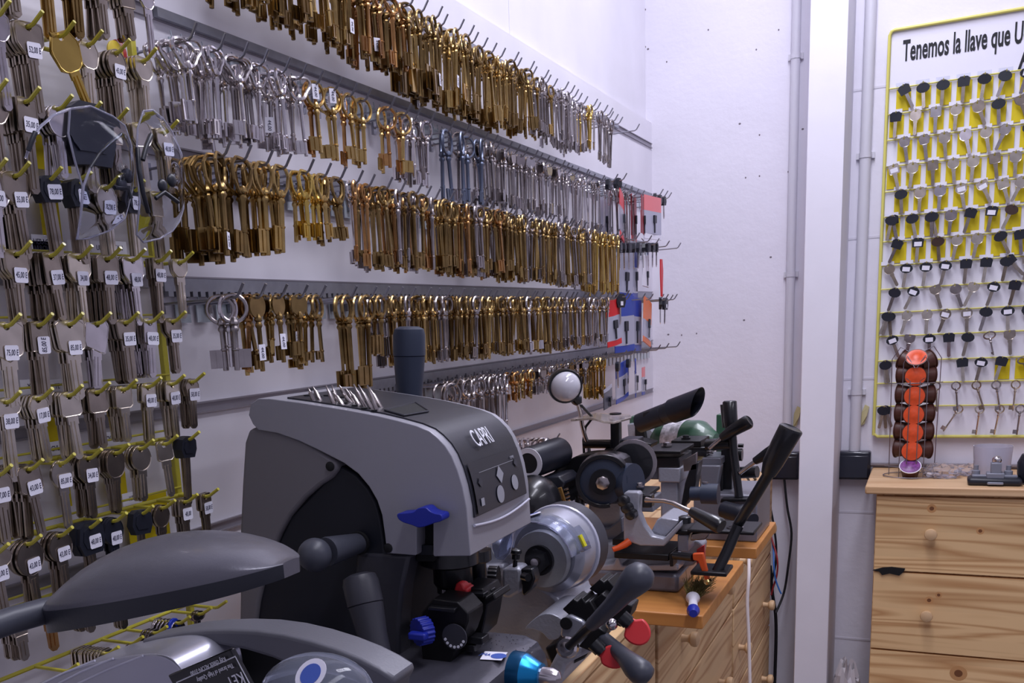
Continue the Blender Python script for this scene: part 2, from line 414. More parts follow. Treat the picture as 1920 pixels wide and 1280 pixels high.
# spec: (materials, bow, length, shank radius, bit size, bow radius, keys on the hook); by picture column of the hook
A = ['brassd', 'brassd', 'brass']; G = ['brass', 'brassd', 'brass', 'copper']; S = ['silver', 'silver', 'steel']
SEG = {
 1: [(400, 660, (A, 'oval', .088, .003, (.012, .014), .011, 7)), (660, 765, (['brassd', 'brassd', 'copper'], 'oval', .095, .0032, (.011, .016), .012, 6)),
     (765, 850, (['brass', 'brassd'], 'round', .118, .0030, (.020, .030), .012, 6)), (850, 935, (['brass', 'brassd'], 'round', .116, .0028, (.014, .022), .012, 7)),
     (935, 1005, (['brass', 'brass', 'brassd'], 'round', .108, .0026, (.012, .018), .011, 7)), (1005, 1050, (['brass', 'steel'], 'round', .098, .0026, (.010, .016), .010, 6)),
     (1050, 1095, (['silver', 'steel'], 'tall', .105, .0022, (.006, .014), .007, 6)), (1095, 1124, (['brassb', 'silver'], 'round', .09, .0024, (.006, .012), .009, 5)),
     (1124, 1150, (['steel'], 'tall', .105, .0024, (.008, .014), .009, 2))],
 2: [(300, 400, (['silver'], 'y', .090, .0024, (.012, .017), .013, 8)), (400, 450, (['silver', 'silver', 'steel'], 'y', .092, .0024, (.012, .013), .012, 8)),
     (450, 575, (['silver', 'silver', 'steel'], 'y', .090, .0026, (.011, .013), .012, 5)), (575, 765, (['brass', 'brass', 'copper'], 'round', .088, .0028, (.014, .014), .013, 2)),
     (765, 812, (['silver', 'steel'], 'round', .092, .0026, (.011, .016), .011, 5)), (812, 830, None), (830, 862, (['blued'], 'round', .112, .0032, (.016, .016), .017, 2)),
     (862, 905, (['blued', 'steel'], 'round', .112, .0032, (.012, .016), .015, 2)),
     (905, 985, (['steel', 'steel', 'silver'], 'disc', .095, .0024, (.012, .016), .011, 6)), (985, 1000, (['steel', 'silver'], 'disc', .135, .0022, (.009, .022), .010, 4)),
     (1000, 1060, (['silver', 'steel'], 'disc', .098, .0020, (.008, .016), .011, 4)), (1060, 1135, (['silver', 'steel'], 'disc', .12, .0020, (.006, .018), .008, 3)),
     (1135, 1195, (['silver', 'steel'], 'tall', .14, .0018, (.005, .018), .007, 2)), (1195, 1300, None)],
 3: [(330, 490, (['brassd', 'brassd', 'brass'], 'hex', .104, .0034, (.015, .020), .0155, 9)), (490, 560, (['brass', 'brassd'], 'hex', .100, .0032, (.015, .022), .014, 5)),
     (560, 610, (['brass', 'brassb'], 'hex', .080, .0028, (.011, .014), .013, 3)), (610, 650, (['brassd', 'steel'], 'hex', .080, .0028, (.010, .012), .013, 5)),
     (650, 690, (['silver', 'copper'], 'tall', .105, .0022, (.008, .014), .008, 2)),
     (690, 835, (['brassd', 'copper', 'brassd', 'steel'], 'round', .104, .0026, (.011, .014), .010, 7)), (835, 870, (['brassd', 'brass'], 'round', .105, .0028, (.013, .014), .013, 5)),
     (870, 960, (['brassd', 'steel', 'brassd', 'copper'], 'round', .108, .0026, (.011, .016), .010, 8)), (960, 1035, (['steel', 'brass', 'brassd', 'copper'], 'round', .112, .0026, (.010, .016), .010, 7)),
     (1035, 1110, (['brassd', 'steel', 'brass'], 'round', .118, .0024, (.010, .016), .009, 6)), (1110, 1165, (['brassb', 'brass'], 'tall', .135, .0026, (.006, .016), .008, 5)), (1165, 1300, None)],
 4: [(405, 450, (['silver', 'steel'], 'round', .080, .0032, (.013, .017), .0130, 3)), (450, 512, (['copper', 'brass', 'brassd'], 'disc', .085, .0028, (.010, .014), .0125, 4)),
     (512, 560, (['brass', 'brassd'], 'disc', .075, .0028, (.010, .014), .0115, 3)), (560, 650, (['brassd', 'brass', 'brassd'], 'round', .085, .0026, (.013, .009), .0125, 6)),
     (650, 700, (['brassd', 'brass'], 'round', .125, .0034, (.020, .022), .0145, 3)), (700, 760, (['brassd', 'steel'], 'round', .080, .0028, (.014, .022), .012, 3)),
     (760, 905, (['brass', 'brassd', 'steel', 'brassd'], 'round', .098, .0027, (.012, .014), .0115, 7)), (905, 1010, (['brassd', 'brass', 'silver'], 'round', .102, .0026, (.012, .014), .0105, 7)),
     (1010, 1100, (['brassd', 'brass', 'steel'], 'round', .105, .0025, (.010, .014), .010, 6)), (1100, 1150, (['steel', 'silver', 'brassd'], 'round', .105, .0024, (.010, .014), .010, 5)), (1150, 1300, None)],
 5: [(760, 800, (['silver'], 'round', .050, .0026, (.010, .010), .011, 3)), (800, 835, None), (835, 870, (['silver', 'steel'], 'round', .080, .0034, (.012, .016), .016, 4)),
     (870, 960, (['steel', 'silver', 'steel'], 'round', .105, .0026, (.012, .016), .012, 7)), (960, 1000, (['copper', 'brass'], 'round', .05, .0022, (.006, .010), .009, 3)),
     (1000, 1060, (['steel', 'silver'], 'disc', .05, .0022, (.010, .012), .010, 4)), (1060, 1102, (['steel', 'brassd'], 'disc', .05, .0022, (.010, .012), .009, 3)),
     (1102, 1145, (['brassb', 'brassd'], 'tall', .088, .0022, (.006, .014), .008, 6)), (1145, 1300, None)],
}
YS = {1: (1.03, 2.78), 2: (1.0, 3.1), 3: (1.03, 3.1), 4: (1.0, 3.1), 5: (1.3, 3.1)}
bare = {}
for i in SEG:
    tips = {1: [], 2: [(375, 47), (429, 67), (472, 83), (509, 98), (550, 113), (581, 124), (612, 136), (645, 148), (675, 160), (701, 170), (745, 170), (775, 178)],
            3: [(440, 277), (479, 294), (518, 287), (553, 306), (595, 310), (627, 315), (655, 316), (687, 333)], 4: [(462, 534), (505, 540), (545, 543), (583, 537), (618, 552), (676, 563), (711, 535), (735, 543)], 5: [(868, 700), (905, 697)]}[i]
    tips = [at(a, b, 0, DZ[i][1]+.027).y for a, b in tips]
    y, hi = (tips[0] if tips else YS[i][0]), 0
    while y < YS[i][1]:
        hi += 1; l = DZ[i][1]
        if hi > len(tips): l = DZ[i][1] + random.choice((-.005, 0, .005))
        u = proj((l+.008, y, RAILZ[i]-.03))[0]
        sp = [s for a, b, s in SEG[i] if a <= u < b]
        if sp and sp[0]: hang(i, y, sp[0], hi, l)
        elif u > 1130 or not sp:
            if hi % 3 == 0 and proj((.13, y, RAILZ[i]))[0] > (400 if i != 5 else 800): hang(i, y, (['steel'], 'round', .1, .002, (.01, .01), .01, 0), hi, l)
        y = tips[hi] if hi < len(tips) else y + .0405
ROWN = {1: 'topmost', 2: 'second', 3: 'third', 4: 'fourth', 5: 'fifth', 6: 'lowest'}
SMALL.sort(key=lambda s: -s[1])
def key_matrix(loc, E): return Matrix.Translation(loc) @ E.to_matrix().to_4x4()
far = MB(); far_m = ['steel', 'silver', 'brass', 'brassd', 'brassb', 'copper', 'blued']
for n, (u, size, key, loc, E, i, hi, mm, bow, front) in enumerate(SMALL):
    _, b_, L, r, bit, rb, side, m_ = key
    if n < 300:
        me = cached(key, lambda: lever_mb(b_, L, r, bit, rb, side), M[mm])
        o = bpy.data.objects.new('lever_key', me); COL.objects.link(o); o.matrix_basis = key_matrix(loc, E)
        tag(o, '%s key with %s, %s hook from the left, %s rail%s' % (FIN[mm], BOWN[bow], nth(hi), ROWN[i], ', frontmost' if front else ''), 'lever key',
            'lever keys on the %s hook of the %s rail' % (nth(hi), ROWN[i]))
    else:
        kb = lever_mb(b_, L, r, bit, rb, side); far.add(kb.v, kb.f, key_matrix(loc, E), far_m.index(mm))
print('lever keys', len(SMALL))
fo = far.build('distant_lever_keys', [M[q] for q in far_m]); fo['kind'] = 'stuff'
tag(fo, 'mass of smaller brass and steel keys hanging in bunches along the far half of the wall', 'keys')
# ================================================================== YELLOW WIRE RACK OF FLAT BLANKS (left)
GX, TX = .030, .088
rack = thing('wire_rack', 'yellow wire rack of flat key blanks on the white wall at the left edge', 'key rack', (GX, .60, 1.10))
ROWS = {'0': 1.80, 'A': 1.732, 'B': 1.667, 'C': 1.602, 'D': 1.535, 'E': 1.473, 'F': 1.407, 'G': 1.345, 'H': 1.278, 'I': 1.212, 'J': 1.148}
for y in (.886, .40):
    m = MB(); m.box((GX-.006, y-.004, 1.085), (GX+.001, y+.004, 2.02)); m.build('post', M['yell'], rack, bevel=.001)
for k, z in ROWS.items():
    m = MB(); m.rod((GX+.001, .2, z), (GX+.001, .892, z), .0022, 8)
    if k != 'J': m.rod((GX+.001, .2, z+.009), (GX+.001, .888, z+.009), .0012, 6)
    m.build('row_wire', M['yell'], rack)
def rack_hook(u, v, row):
    p = at(u, v, 0, TX+.003); z = ROWS[row]
    m = MB(); m.tube([(GX, p.y, z), (GX+.03, p.y, z), (TX-.014, p.y, z), (TX-.010, p.y, z+.001), (TX+.003, p.y, z+.009)], .0019, 7)
    m.build('hook', M['yell'], rack); return p.y, z
# (tip u, tip v, bow, keys, key length, half bow width, finish, price on the front key)
T = dict(A=[(19, 4, 'trap', 1, .075, .012, 'silver', ''), (80, 22, 'trap', 6, .075, .014, 'blankd', '52,00 E'), (140, 42, 'hex', 1, .076, .0165, 'brassb', ''), (192, 57, 'hex', 3, .064, .012, 'blank', ''),
            (243, 72, 'round', 6, .066, .012, 'blankd', '43,00 E'), (293, 88, 'trap', 5, .060, .0115, 'blank', '')],
         B=[(14, 157, 'trap', 5, .085, .014, 'blankd', ''), (75, 169, 'rect', 6, .078, .014, 'blankd', '35,00 E'), (136, 181, 'round', 4, .060, .0125, 'silver', ''), (190, 194, 'PLASTICBIG', 4, .070, .027, 'blank', ''),
            (240, 205, 'rect', 5, .074, .012, 'blankd', ''), (290, 218, 'trap', 3, .062, .012, 'blank', ''), (334, 227, 'trap', 3, .060, .012, 'blank', '48,00 E')],
         C=[(12, 296, 'round', 1, .07, .015, 'silver', '35,00'), (56, 309, 'trap', 6, .070, .0145, 'blankd', '35,00 E'), (116, 316, 'PLASTIC', 2, .066, .011, 'blankd', '78,00 E'), (172, 325, 'PLASTIC', 3, .072, .012, 'blankd', '78,00 E'),
            (223, 331, 'round', 3, .066, .013, 'blank', '78,00 E'), (273, 337, 'PLASTIC', 2, .066, .012, 'blank', '78,00 E'), (318, 341, 'rect', 2, .066, .012, 'blank', '')],
         D=[(59, 461, 'trap', 4, .060, .013, 'blankd', '45,00 E'), (121, 462, 'rect', 6, .058, .014, 'blankd', '37,00 E'), (173, 464, 'trap', 4, .064, .014, 'blank', '34,00'), (227, 466, 'square', 7, .062, .013, 'blankd', '48,00 E'),
            (273, 469, 'trap', 7, .064, .014, 'silver', '48,00'), (321, 470, 'rect', 3, .062, .010, 'blankd', '48,00 E'), (362, 472, 'trap', 2, .058, .010, 'blank', '')],
         E=[(39, 593, 'shield', 2, .074, .017, 'blank', '75,00 E'), (99, 592, 'rect', 3, .072, .013, 'blankd', '85,00 E'), (156, 591, 'shield', 3, .070, .016, 'blank', '85,00 E'), (208, 589, 'diamond', 4, .064, .0145, 'silver', ''),
            (260, 586, 'shield', 5, .060, .0115, 'blankd', '35,00 E'), (305, 584, 'rect', 5, .056, .012, 'silver', '48,00 E'), (348, 582, 'trap', 2, .054, .011, 'blankd', '35,00 E')],
         F=[(39, 739, 'oval', 2, .070, .012, 'blank', '38,00 E'), (99, 733, 'hex', 4, .058, .011, 'blank', '17,00 E'), (155, 726, 'square', 4, .060, .0115, 'blank', ''), (206, 718, 'square', 4, .054, .0115, 'blankd', ''),
            (256, 711, 'square', 5, .052, .0110, 'blank', ''), (302, 706, 'square', 2, .058, .010, 'blank', '48,00 E'), (346, 702, 'square', 4, .058, .0105, 'blank', '48,00 E'), (383, 695, 'hex', 4, .050, .0095, 'blankd', '58,00 E')],
         G=[(22, 875, 'oct', 3, .062, .013, 'blankd', '47,00 E'), (80, 860, 'square', 8, .064, .0125, 'blankd', '43,00 E'), (140, 854, 'round', 1, .062, .012, 'blank', '85,00 E'), (191, 845, 'oct', 4, .058, .012, 'blankd', '34,00 E'),
            (242, 834, 'oct', 4, .060, .0125, 'blankd', ''), (288, 826, 'round', 3, .054, .012, 'blank', ''), (333, 818, 'square', 1, .056, .0105, 'blank', ''), (374, 811, 'PLASTIC', 2, .072, .011, 'blankd', '')],
         H=[(16, 1019, 'oval', 3, .070, .014, 'blankd', '43,00 E'), (77, 1004, 'round', 3, .070, .015, 'blankd', '43,00 E'), (136, 990, 'round', 3, .068, .013, 'blankd', '43,00 E'), (189, 974, 'PLASTIC', 2, .066, .015, 'blankd', '48,00 E'),
            (237, 959, 'round', 3, .058, .0125, 'black', '48,00 E'), (287, 946, 'PLASTIC', 1, .060, .012, 'blankd', ''), (328, 934, 'round', 2, .050, .011, 'blankd', ''), (370, 923, 'square', 3, .048, .0095, 'blankd', '48,00'), (409, 912, 'square', 2, .052, .0095, 'blankd', '58,00 E')],
         I=[(60, 1132, 'rect', 5, .038, .009, 'blankd', ''), (119, 1116, 'rect', 2, .04, .008, 'copper', ''), (190, 1099, 'square', 5, .036, .009, 'blankd', ''), (250, 1085, 'rect', 3, .046, .009, 'blankd', '')],
         J=[(45, 1255, '', 0, 0, 0, '', ''), (145, 1232, '', 0, 0, 0, '', ''), (222, 1208, 'square', 9, .014, .010, 'blank', ''), (268, 1190, 'RING', 1, .02, .010, 'steel', ''), (313, 1170, 'oct', 3, .016, .009, 'steel', ''), (356, 1152, 'round', 7, .014, .012, 'silver', ''), (396, 1135, 'oval', 2, .02, .008, 'steel', ''), (424, 1119, '', 0, 0, 0, '', '')])
T['0'] = [(45, -128, 'trap', 6, .062, .013, 'blankd', ''), (112, -105, 'rect', 2, .070, .012, 'brass', ''), (168, -85, 'rect', 4, .062, .012, 'brassd', ''), (215, -70, 'rect', 4, .056, .012, 'blankd', ''), (262, -50, 'rect', 4, .050, .012, 'blankd', ''), (300, -35, 'trap', 1, .060, .010, 'silver', '')]
SHN = dict(trap='tapered bow', rect='narrow oblong bow', square='rounded square bow', round='round bow', hex='six sided bow', oct='eight sided bow', oval='flat oval bow', diamond='slanted square bow', shield='shield shaped bow', PLASTIC='black plastic head', PLASTICBIG='large black plastic head', RING='plain ring')
RN = {'0': 'cut off top', 'A': 'top', 'B': 'second', 'C': 'third', 'D': 'fourth', 'E': 'fifth', 'F': 'sixth', 'G': 'seventh', 'H': 'eighth', 'I': 'ninth', 'J': 'bottom'}
MN = dict(blank='grey', blankd='dark grey', silver='shiny silver', brassb='golden', brass='brass', brassd='brown brass', copper='coppery', steel='steel', black='black rimmed')
def plastic_head(w, th=.0045):
    m = MB(); P = [(-.8, .75), (-.4, 1), (.5, 1), (.95, .6), (1, -.2), (.7, -.95), (-.7, -.95), (-1, -.2)]
    m.prism([(-th, y*w, z*w*.95 - w*.55) for y, z in P], (2*th, 0, 0))
    m.prism([(th, y*w*.7, z*w*.6 - w*.5) for y, z in P], (.0008, 0, 0)); return m
for row, L in T.items():
    for hi, (u, v, sh, n, ln, w, fin, price) in enumerate(L):
        w = round(w*1.14, 4)
        hy, hz = rack_hook(u, v, row)
        gname = '%s blanks on the %s row of the yellow rack, %s hook' % (MN.get(fin, 'grey'), RN[row], nth(hi+1))
        for k in range(n):
            x = TX - .017 - k*min(.0048, .040/max(n, 1)); E = Euler((random.gauss(0, .035), random.gauss(0, .02), random.gauss(0, .06)))
            if sh == 'hex' and fin == 'brassb': E.x = .42
            if sh == 'diamond' and k == 0: E.x = -.12
            loc = (x, hy + random.uniform(-.001, .001), hz - .0012); W = key_matrix(loc, E)
            plastic = sh.startswith('PLASTIC'); base = 'hex' if plastic else sh
            bw = .0048 if sh != 'shield' else .0066
            if sh == 'RING':
                me = cached(('split_ring', w), lambda: MB().tube([(0, w*math.cos(a*math.pi/12), w*math.sin(a*math.pi/12)-w+.001) for a in range(25)], .0009, 6, False), M['steel'])
            elif row == 'J':
                me = cached(('tag_blank', sh, w), lambda: blank_mb(sh, w, w*2+.002, .002, .0008, .0025), M[fin])
            else:
                me = cached(('key_blank', base, ln, w, bw), lambda: blank_mb(base, w*(.6 if plastic else 1), ln, bw, .0013 if fin == 'brassb' else .0011), M[fin])
            if me.materials[0] != M.get(fin, me.materials[0]):
                me = me.copy(); me.materials[0] = M[fin]
            o = bpy.data.objects.new('key_blank' if row != 'J' else 'small_blank', me); COL.objects.link(o); o.matrix_basis = W
            front = k == 0
            lab = '%s key blank with %s, %s hook, %s rack row%s' % (MN.get(fin, 'grey'), SHN[sh], nth(hi+1), RN[row], ', frontmost' if front else '')
            tag(o, lab, 'key blank', gname)
            if plastic and k < 2:
                hm = cached(('key_head', w), lambda: plastic_head(w), M['black']); h = bpy.data.objects.new('key_head', hm); COL.objects.link(h); h.parent = o
                h['label'] = 'black plastic key head'
                if k: h.location = (0, 0, 0)
            if price and front:
                th = .0054 if plastic else .0022
                pz = -w*1.15 if not plastic else -w*.75
                pm = cached(('price_tag',), lambda: MB().prism([(0, y, z) for y, z in [(-.0078, -.0052), (-.0066, -.0066), (.0066, -.0066), (.0078, -.0052), (.0078, .0052), (.0066, .0066), (-.0066, .0066), (-.0078, .0052)]], (.0003, 0, 0)), M['paper'])
                p = bpy.data.objects.new('price_tag', pm); COL.objects.link(p); p.parent = o; p['label'] = 'white price sticker'
                p.location = (th, (.002 if not plastic else .003), pz)
                if sh == 'rect' and price.startswith('85'): p.rotation_euler = (math.pi/2, 0, 0)
                tm = text_mesh(price, .0072, M['ink'], thick=.00008, shear=.2, sx=.62, bold=.00006)
                t = bpy.data.objects.new('price_writing', tm); COL.objects.link(t); t.parent = p
                t.matrix_basis = Matrix(((0, 0, 1, .0004), (1, 0, 0, 0), (0, 1, 0, 0), (0, 0, 0, 1)))
# red and yellow plates and the blue enamel coin among the blanks
def disc(name, u, v, x, r, m, label, th=.003):
    p = at(u, v, 0, x); o = MB().lathe([(r*.9, -th/2), (r, -th/4), (r, th/4), (r*.9, th/2)], (1, 0, 0), p, 20).build(name, m); tag(o, label, 'key tag'); return o
disc('coloured_blank', 222, 97, .052, .0115, mat('red_enamel', (168, 32, 28), rough=.4), 'red disc behind the round blank, top row of the yellow rack')
disc('coloured_blank', 216, 98, .058, .0110, mat('yellow_enamel', (216, 190, 60), rough=.4), 'yellow disc in front of the red one, top row of the yellow rack')
disc('coloured_tag', 326, 1175, .070, .010, mat('blue_enamel', (20, 50, 170), rough=.35), 'blue disc at the end of the coin blanks, bottom rack row')
# yellow and paper cards slid behind the rows
for (u0, v0, u1, v1) in [(60, 245, 135, 325), (70, 345, 118, 452), (283, 505, 296, 590), (75, 770, 122, 860), (108, 850, 136, 948), (196, 875, 240, 930), (236, 940, 322, 1020)]:
    a = at(u0, v0, 0, .012); b = at(u1, v1, 0, .012); sl = (at(u0, v1, 0, .012).y - a.y)
    MB().box((.011, a.y, b.z), (.0118, b.y, a.z)).build('yellow_card', M['card'], rack)
for (u, v, s) in [(83, 452, 'HERACLES'), (83, 464, 'ARROW 4'), (148, 462, 'N'), (190, 463, 'UPAR'), (219, 463, 'TITAN'), (107, 838, 'CVL-2'), (206, 820, 'CV-4'), (248, 932, 'KRS'), (62, 722, 'YALE'), (107, 722, 'TE')]:
    p = at(u, v, 0, .018)
    c = MB().box((.0172, p.y-.015, p.z-.008), (.0178, p.y+.015, p.z+.006)).build('row_label', M['paper'], rack)
    put_text('label_writing', s, .0075, M['ink'], (.0182, p.y, p.z-.001), (0, 1, 0), (0, 0, 1), c, thick=.00008, sx=.8)
for (u0, v0, u1, v1) in [(209, 500, 220, 570), (226, 500, 242, 568), (110, 620, 128, 695), (262, 600, 275, 680)]:
    a = at(u0, v0, 0, .014); b = at(u1, v1, 0, .014)
    MB().box((.0135, a.y, b.z), (.0142, b.y, a.z)).build('paper_card', M['paper'], rack)
# safety glasses hung over the rack hooks
clear = mat('clear_plastic', (235, 238, 248), rough=.04, trans=1.0, ior=1.07)
rimm = mat('clear_rim', (205, 205, 225), rough=.08, trans=.7, ior=1.3)
sg = thing('safety_glasses', 'clear plastic safety glasses with black temple pads hanging over the yellow hooks', 'safety glasses', at(250, 300, 0, .10))
def visor(px, x0, bulge, cxp):
    P = [at(u, v, 0, x0) for u, v in px]; c = at(*cxp, 0, x0)
    m = MB(); n = len(P); R = 4; vs = []; fs = []
    for r in range(R+1):
        t = r/R
        for p in P:
            q = c.lerp(p, t) if r else c.copy(); q.x = x0 + bulge*(1-t*t); vs.append(q)
    for r in range(R):
        for k in range(n): fs.append((r*n+k, r*n+(k+1) % n, (r+1)*n+(k+1) % n, (r+1)*n+k))
    m.add(vs, fs); o = m.build('lens', clear, sg, smooth=80); s = o.modifiers.new('thick', 'SOLIDIFY'); s.thickness = .0012
    MB().tube(P + [P[0]], .0011, 6, False).build('lens_rim', rimm, o, smooth=80)
visor([(131, 204), (169, 199), (211, 218), (234, 236), (246, 273), (250, 315), (248, 355), (234, 409), (204, 433), (164, 447), (143, 449), (150, 420), (155, 350), (140, 300), (128, 250)], .105, .022, (200, 330))
visor([(269, 208), (286, 206), (305, 222), (323, 248), (340, 288), (344, 330), (344, 390), (337, 414), (323, 433), (300, 447), (269, 454), (256, 440), (262, 380), (256, 300), (258, 240)], .100, .020, (302, 330))
def armp(pts, r=.0016, m='black', nm='temple_arm'):
    P = [at(u, v, 0, x) for u, v, x in pts]; MB().tube(P, r, 7).build(nm, M[m] if isinstance(m, str) else m, sg, smooth=80)
armp([(48, 297, .11), (58, 265, .112), (75, 238, .115), (100, 216, .115), (131, 204, .108)], .0013, rimm); armp([(53, 282, .114), (60, 262, .116), (66, 248, .116)], .0022)
armp([(227, 252, .11), (205, 270, .116), (185, 290, .12), (169, 315, .12)], .0016); armp([(169, 315, .12), (157, 348, .12), (152, 400, .115), (145, 447, .107)], .0012, rimm)
armp([(283, 253, .125), (274, 275, .13), (268, 300, .13)], .0024); armp([(258, 278, .12), (261, 318, .126), (268, 360, .128), (278, 398, .122)], .0024)
for (a, b, c) in [((240, 330), (228, 345), (236, 358)), ((322, 338), (305, 348), (300, 372))]:
    for q in (a, b):
        p = at(*q, 0, .118); MB().ball(p, .0065, 12, 8, (.5, 1, 1)).build('nose_pad', M['black'], sg)
armp([(215, 352, .118), (240, 352, .12), (246, 372, .12)], .0022, nm='strap_clip'); armp([(292, 372, .118), (308, 360, .12), (334, 379, .12)], .0022, nm='strap_clip')

# ================================================================== RIGHT HAND BOARD
BY = YB - .022
board = thing('key_board', 'white board with yellow wire frame, black lettering and rows of small keys', 'key board', (1.02, BY, 1.06))
TL = at(1667, 58, 1, BY); BL = at(1643, 818, 1, BY); X0 = .655; X1 = 1.42; ZT = TL.z; ZB = BL.z
MB().box((X0-.001, BY+.006, ZB-.002), (X1, BY+.012, ZT)).build('backing_panel', M['paper'], board)
m = MB(); r = .0045
m.tube([(X0, BY, ZB+.004), (X0, BY, ZT-.012), (X0+.004, BY, ZT-.003), (X0+.012, BY, ZT), (X1-.012, BY, ZT), (X1, BY, ZT-.012), (X1, BY, ZB+.01), (X1-.01, BY, ZB), (X0+.01, BY, ZB), (X0, BY, ZB+.008)], r, 10)
m.build('frame', M['yellb'], board)
put_text('lettering', 'Tenemos la llave que Ud', .074, M['inkb'], (at(1803, 80, 1, BY).x+.008, BY+.005, at(1813, 78, 1, BY).z), (1, 0, 0), (0, 0, 1), board, bold=.0017, sx=.40)
put_text('lettering', 'P', .060, M['inkb'], (at(1914, 115, 1, BY).x+.004, BY+.005, at(1914, 115, 1, BY).z), (1, 0, 0), (0, 0, 1), board, shear=.35, bold=.001, sx=.8)
RV = [175, 223, 271, 320, 367, 414, 460, 505, 549, 593, 637, 683, 725, 768]
RZ = [at(1662, v, 1, BY).z for v in RV]
# b black head, s silver, S bright silver, t black with white sticker, u silver with sticker, w brown head, r ring bow, l long lever, k dark bunch, . empty
RS = [(1693, 'bbbbbbtbss'), (1680, 'bsSssbsssb'), (1695, 'sssSssbbss'), (1675, 'ussssssuss'), (1689, 'bsSuusssbs'), (1673, 'bbbsbtwtsb'), (1685, 'btwssbbbbs'), (1665, 'stttbbbsSb'),
      (1680, 'btssstbbbs'), (1667, 'kssuubtbbb'), (1671, 'tstbbrsSss'), (1660, 'k...btbrrrs'), (1755, 'lllllSll'), (1658, 'k...llllrlls')]
RNB = ['top', 'second', 'third', 'fourth', 'fifth', 'sixth', 'seventh', 'eighth', 'ninth', 'tenth', 'eleventh', 'twelfth', 'thirteenth', 'lowest']
for ri, (z, (u0, s)) in enumerate(zip(RZ, RS)):
    MB().rod((X0, BY, z+.010), (X1, BY, z+.010), .0022, 8).build('row_wire', M['yellb'], board)
    if ri in (0, 1, 2, 3, 4, 5, 6, 11):
        x = at(u0, RV[ri], 1, BY).x - .016; c0 = 0
        for c in range(13):
            if ri == 11 and c < 6: x += .0485; continue
            if x + .04 > X1: break
            MB().box((x, BY+.0035, z-.050), (x+.036, BY+.0042, z+.006)).build('yellow_card', M['card'], board); x += .0485
    if ri < 8:
        x = at(u0, RV[ri], 1, BY).x - .018
        for c in range(12):
            if x + .036 > X1: break
            if ri in (0, 5) and c > 8: pass
            MB().box((x, BY-.004, z+.011), (x+.033, BY-.0034, z+.021)).build('name_slip', M['paper'] if ri not in (0,) else clear, board); x += .0485
    x = at(u0, RV[ri], 1, BY).x; cnt = 0
    MIRR = Matrix.Rotation(-math.pi/2, 4, 'Z')
    for ci, ch in enumerate(s + 'sbs'):
        if x > X1-.02: break
        if ch == '.': x += .0485; continue
        hk = MB(); hk.tube([(x, BY, z+.010), (x, BY-.020, z+.0095), (x, BY-.024, z+.014)], .0011, 5); hk.build('hook', M['yellb'], board)
        num = 3 if ch == 'k' else 2 if ch in 'br' and random.random() < .25 else 1
        for q in range(num):
            tilt = random.gauss(0, .22) + (q*.25 - .25 if num == 3 else q*.35)
            W = Matrix.Translation((x, BY-.015+q*.0055, z+.0082)) @ MIRR @ Euler((tilt, 0, random.gauss(0, .15))).to_matrix().to_4x4()
            fin = 'silver' if ch == 'S' else random.choice(('blank', 'blank', 'blankd', 'steel'))
            if ch in 'l':
                me = cached(('pa', 'lev', fin), lambda: lever_mb('round', .080, .0024, (.011, .011), .0105), M[fin]); nm = 'lever_key'
            elif ch == 'r':
                me = cached(('pb', 'rng', fin), lambda: lever_mb('oval', .062, .0022, (.004, .006), .0115), M[fin]); nm = 'ring_key'
            else:
                sh = random.choice(('round', 'oct', 'trap', 'hex', 'square')) if ch not in 'btwk' else 'hex'
                me = cached(('pc', sh, fin, ch in 'btwk'), lambda: blank_mb(sh, .0145 if ch not in 'btwk' else .010, .062, .0042, .0009, .0022), M[fin]); nm = 'car_key'
            o = bpy.data.objects.new(nm, me); COL.objects.link(o); o.matrix_basis = W
            kd = {'b': 'black headed', 't': 'black headed, white stickered', 'w': 'brown headed', 's': 'plain silver', 'S': 'bright silver', 'u': 'silver, white stickered', 'r': 'ring bowed', 'l': 'long lever', 'k': 'dark headed'}[ch]
            tag(o, '%s key, %s from the left, %s row of white board' % (kd, nth(ci+1), RNB[ri]), 'small key', 'small keys on the %s row of the white board' % RNB[ri])
            if ch in 'btwk':
                P = random.choice(([(-.9, .6), (-.5, .95), (.5, .95), (.9, .6), (.8, -.7), (-.8, -.7)], [(math.cos(a*math.pi/6), math.sin(a*math.pi/6)*.85) for a in range(12)]))
                kk = ('key_head', len(P), ch == 'w')
                hm = cached(kk, lambda: MB().prism([(-.003, y*.0165, z2*.015-.010) for y, z2 in P], (.006, 0, 0)), mat('brown_plastic', (58, 40, 34), rough=.4) if ch == 'w' else M['black'])
                h = bpy.data.objects.new('key_head', hm); COL.objects.link(h); h.parent = o; h['label'] = 'brown plastic head' if ch == 'w' else 'black plastic head'
            if ch in 'tu':
                pm = cached(('sticker',), lambda: MB().box((0, -.0095, -.006), (.0004, .0095, .006)), M['paper'])
                p = bpy.data.objects.new('price_sticker', pm); COL.objects.link(p); p.parent = o; p.location = (.0032 if ch == 't' else .0014, 0, -.012); p['label'] = 'white sticker'
        x += .0485
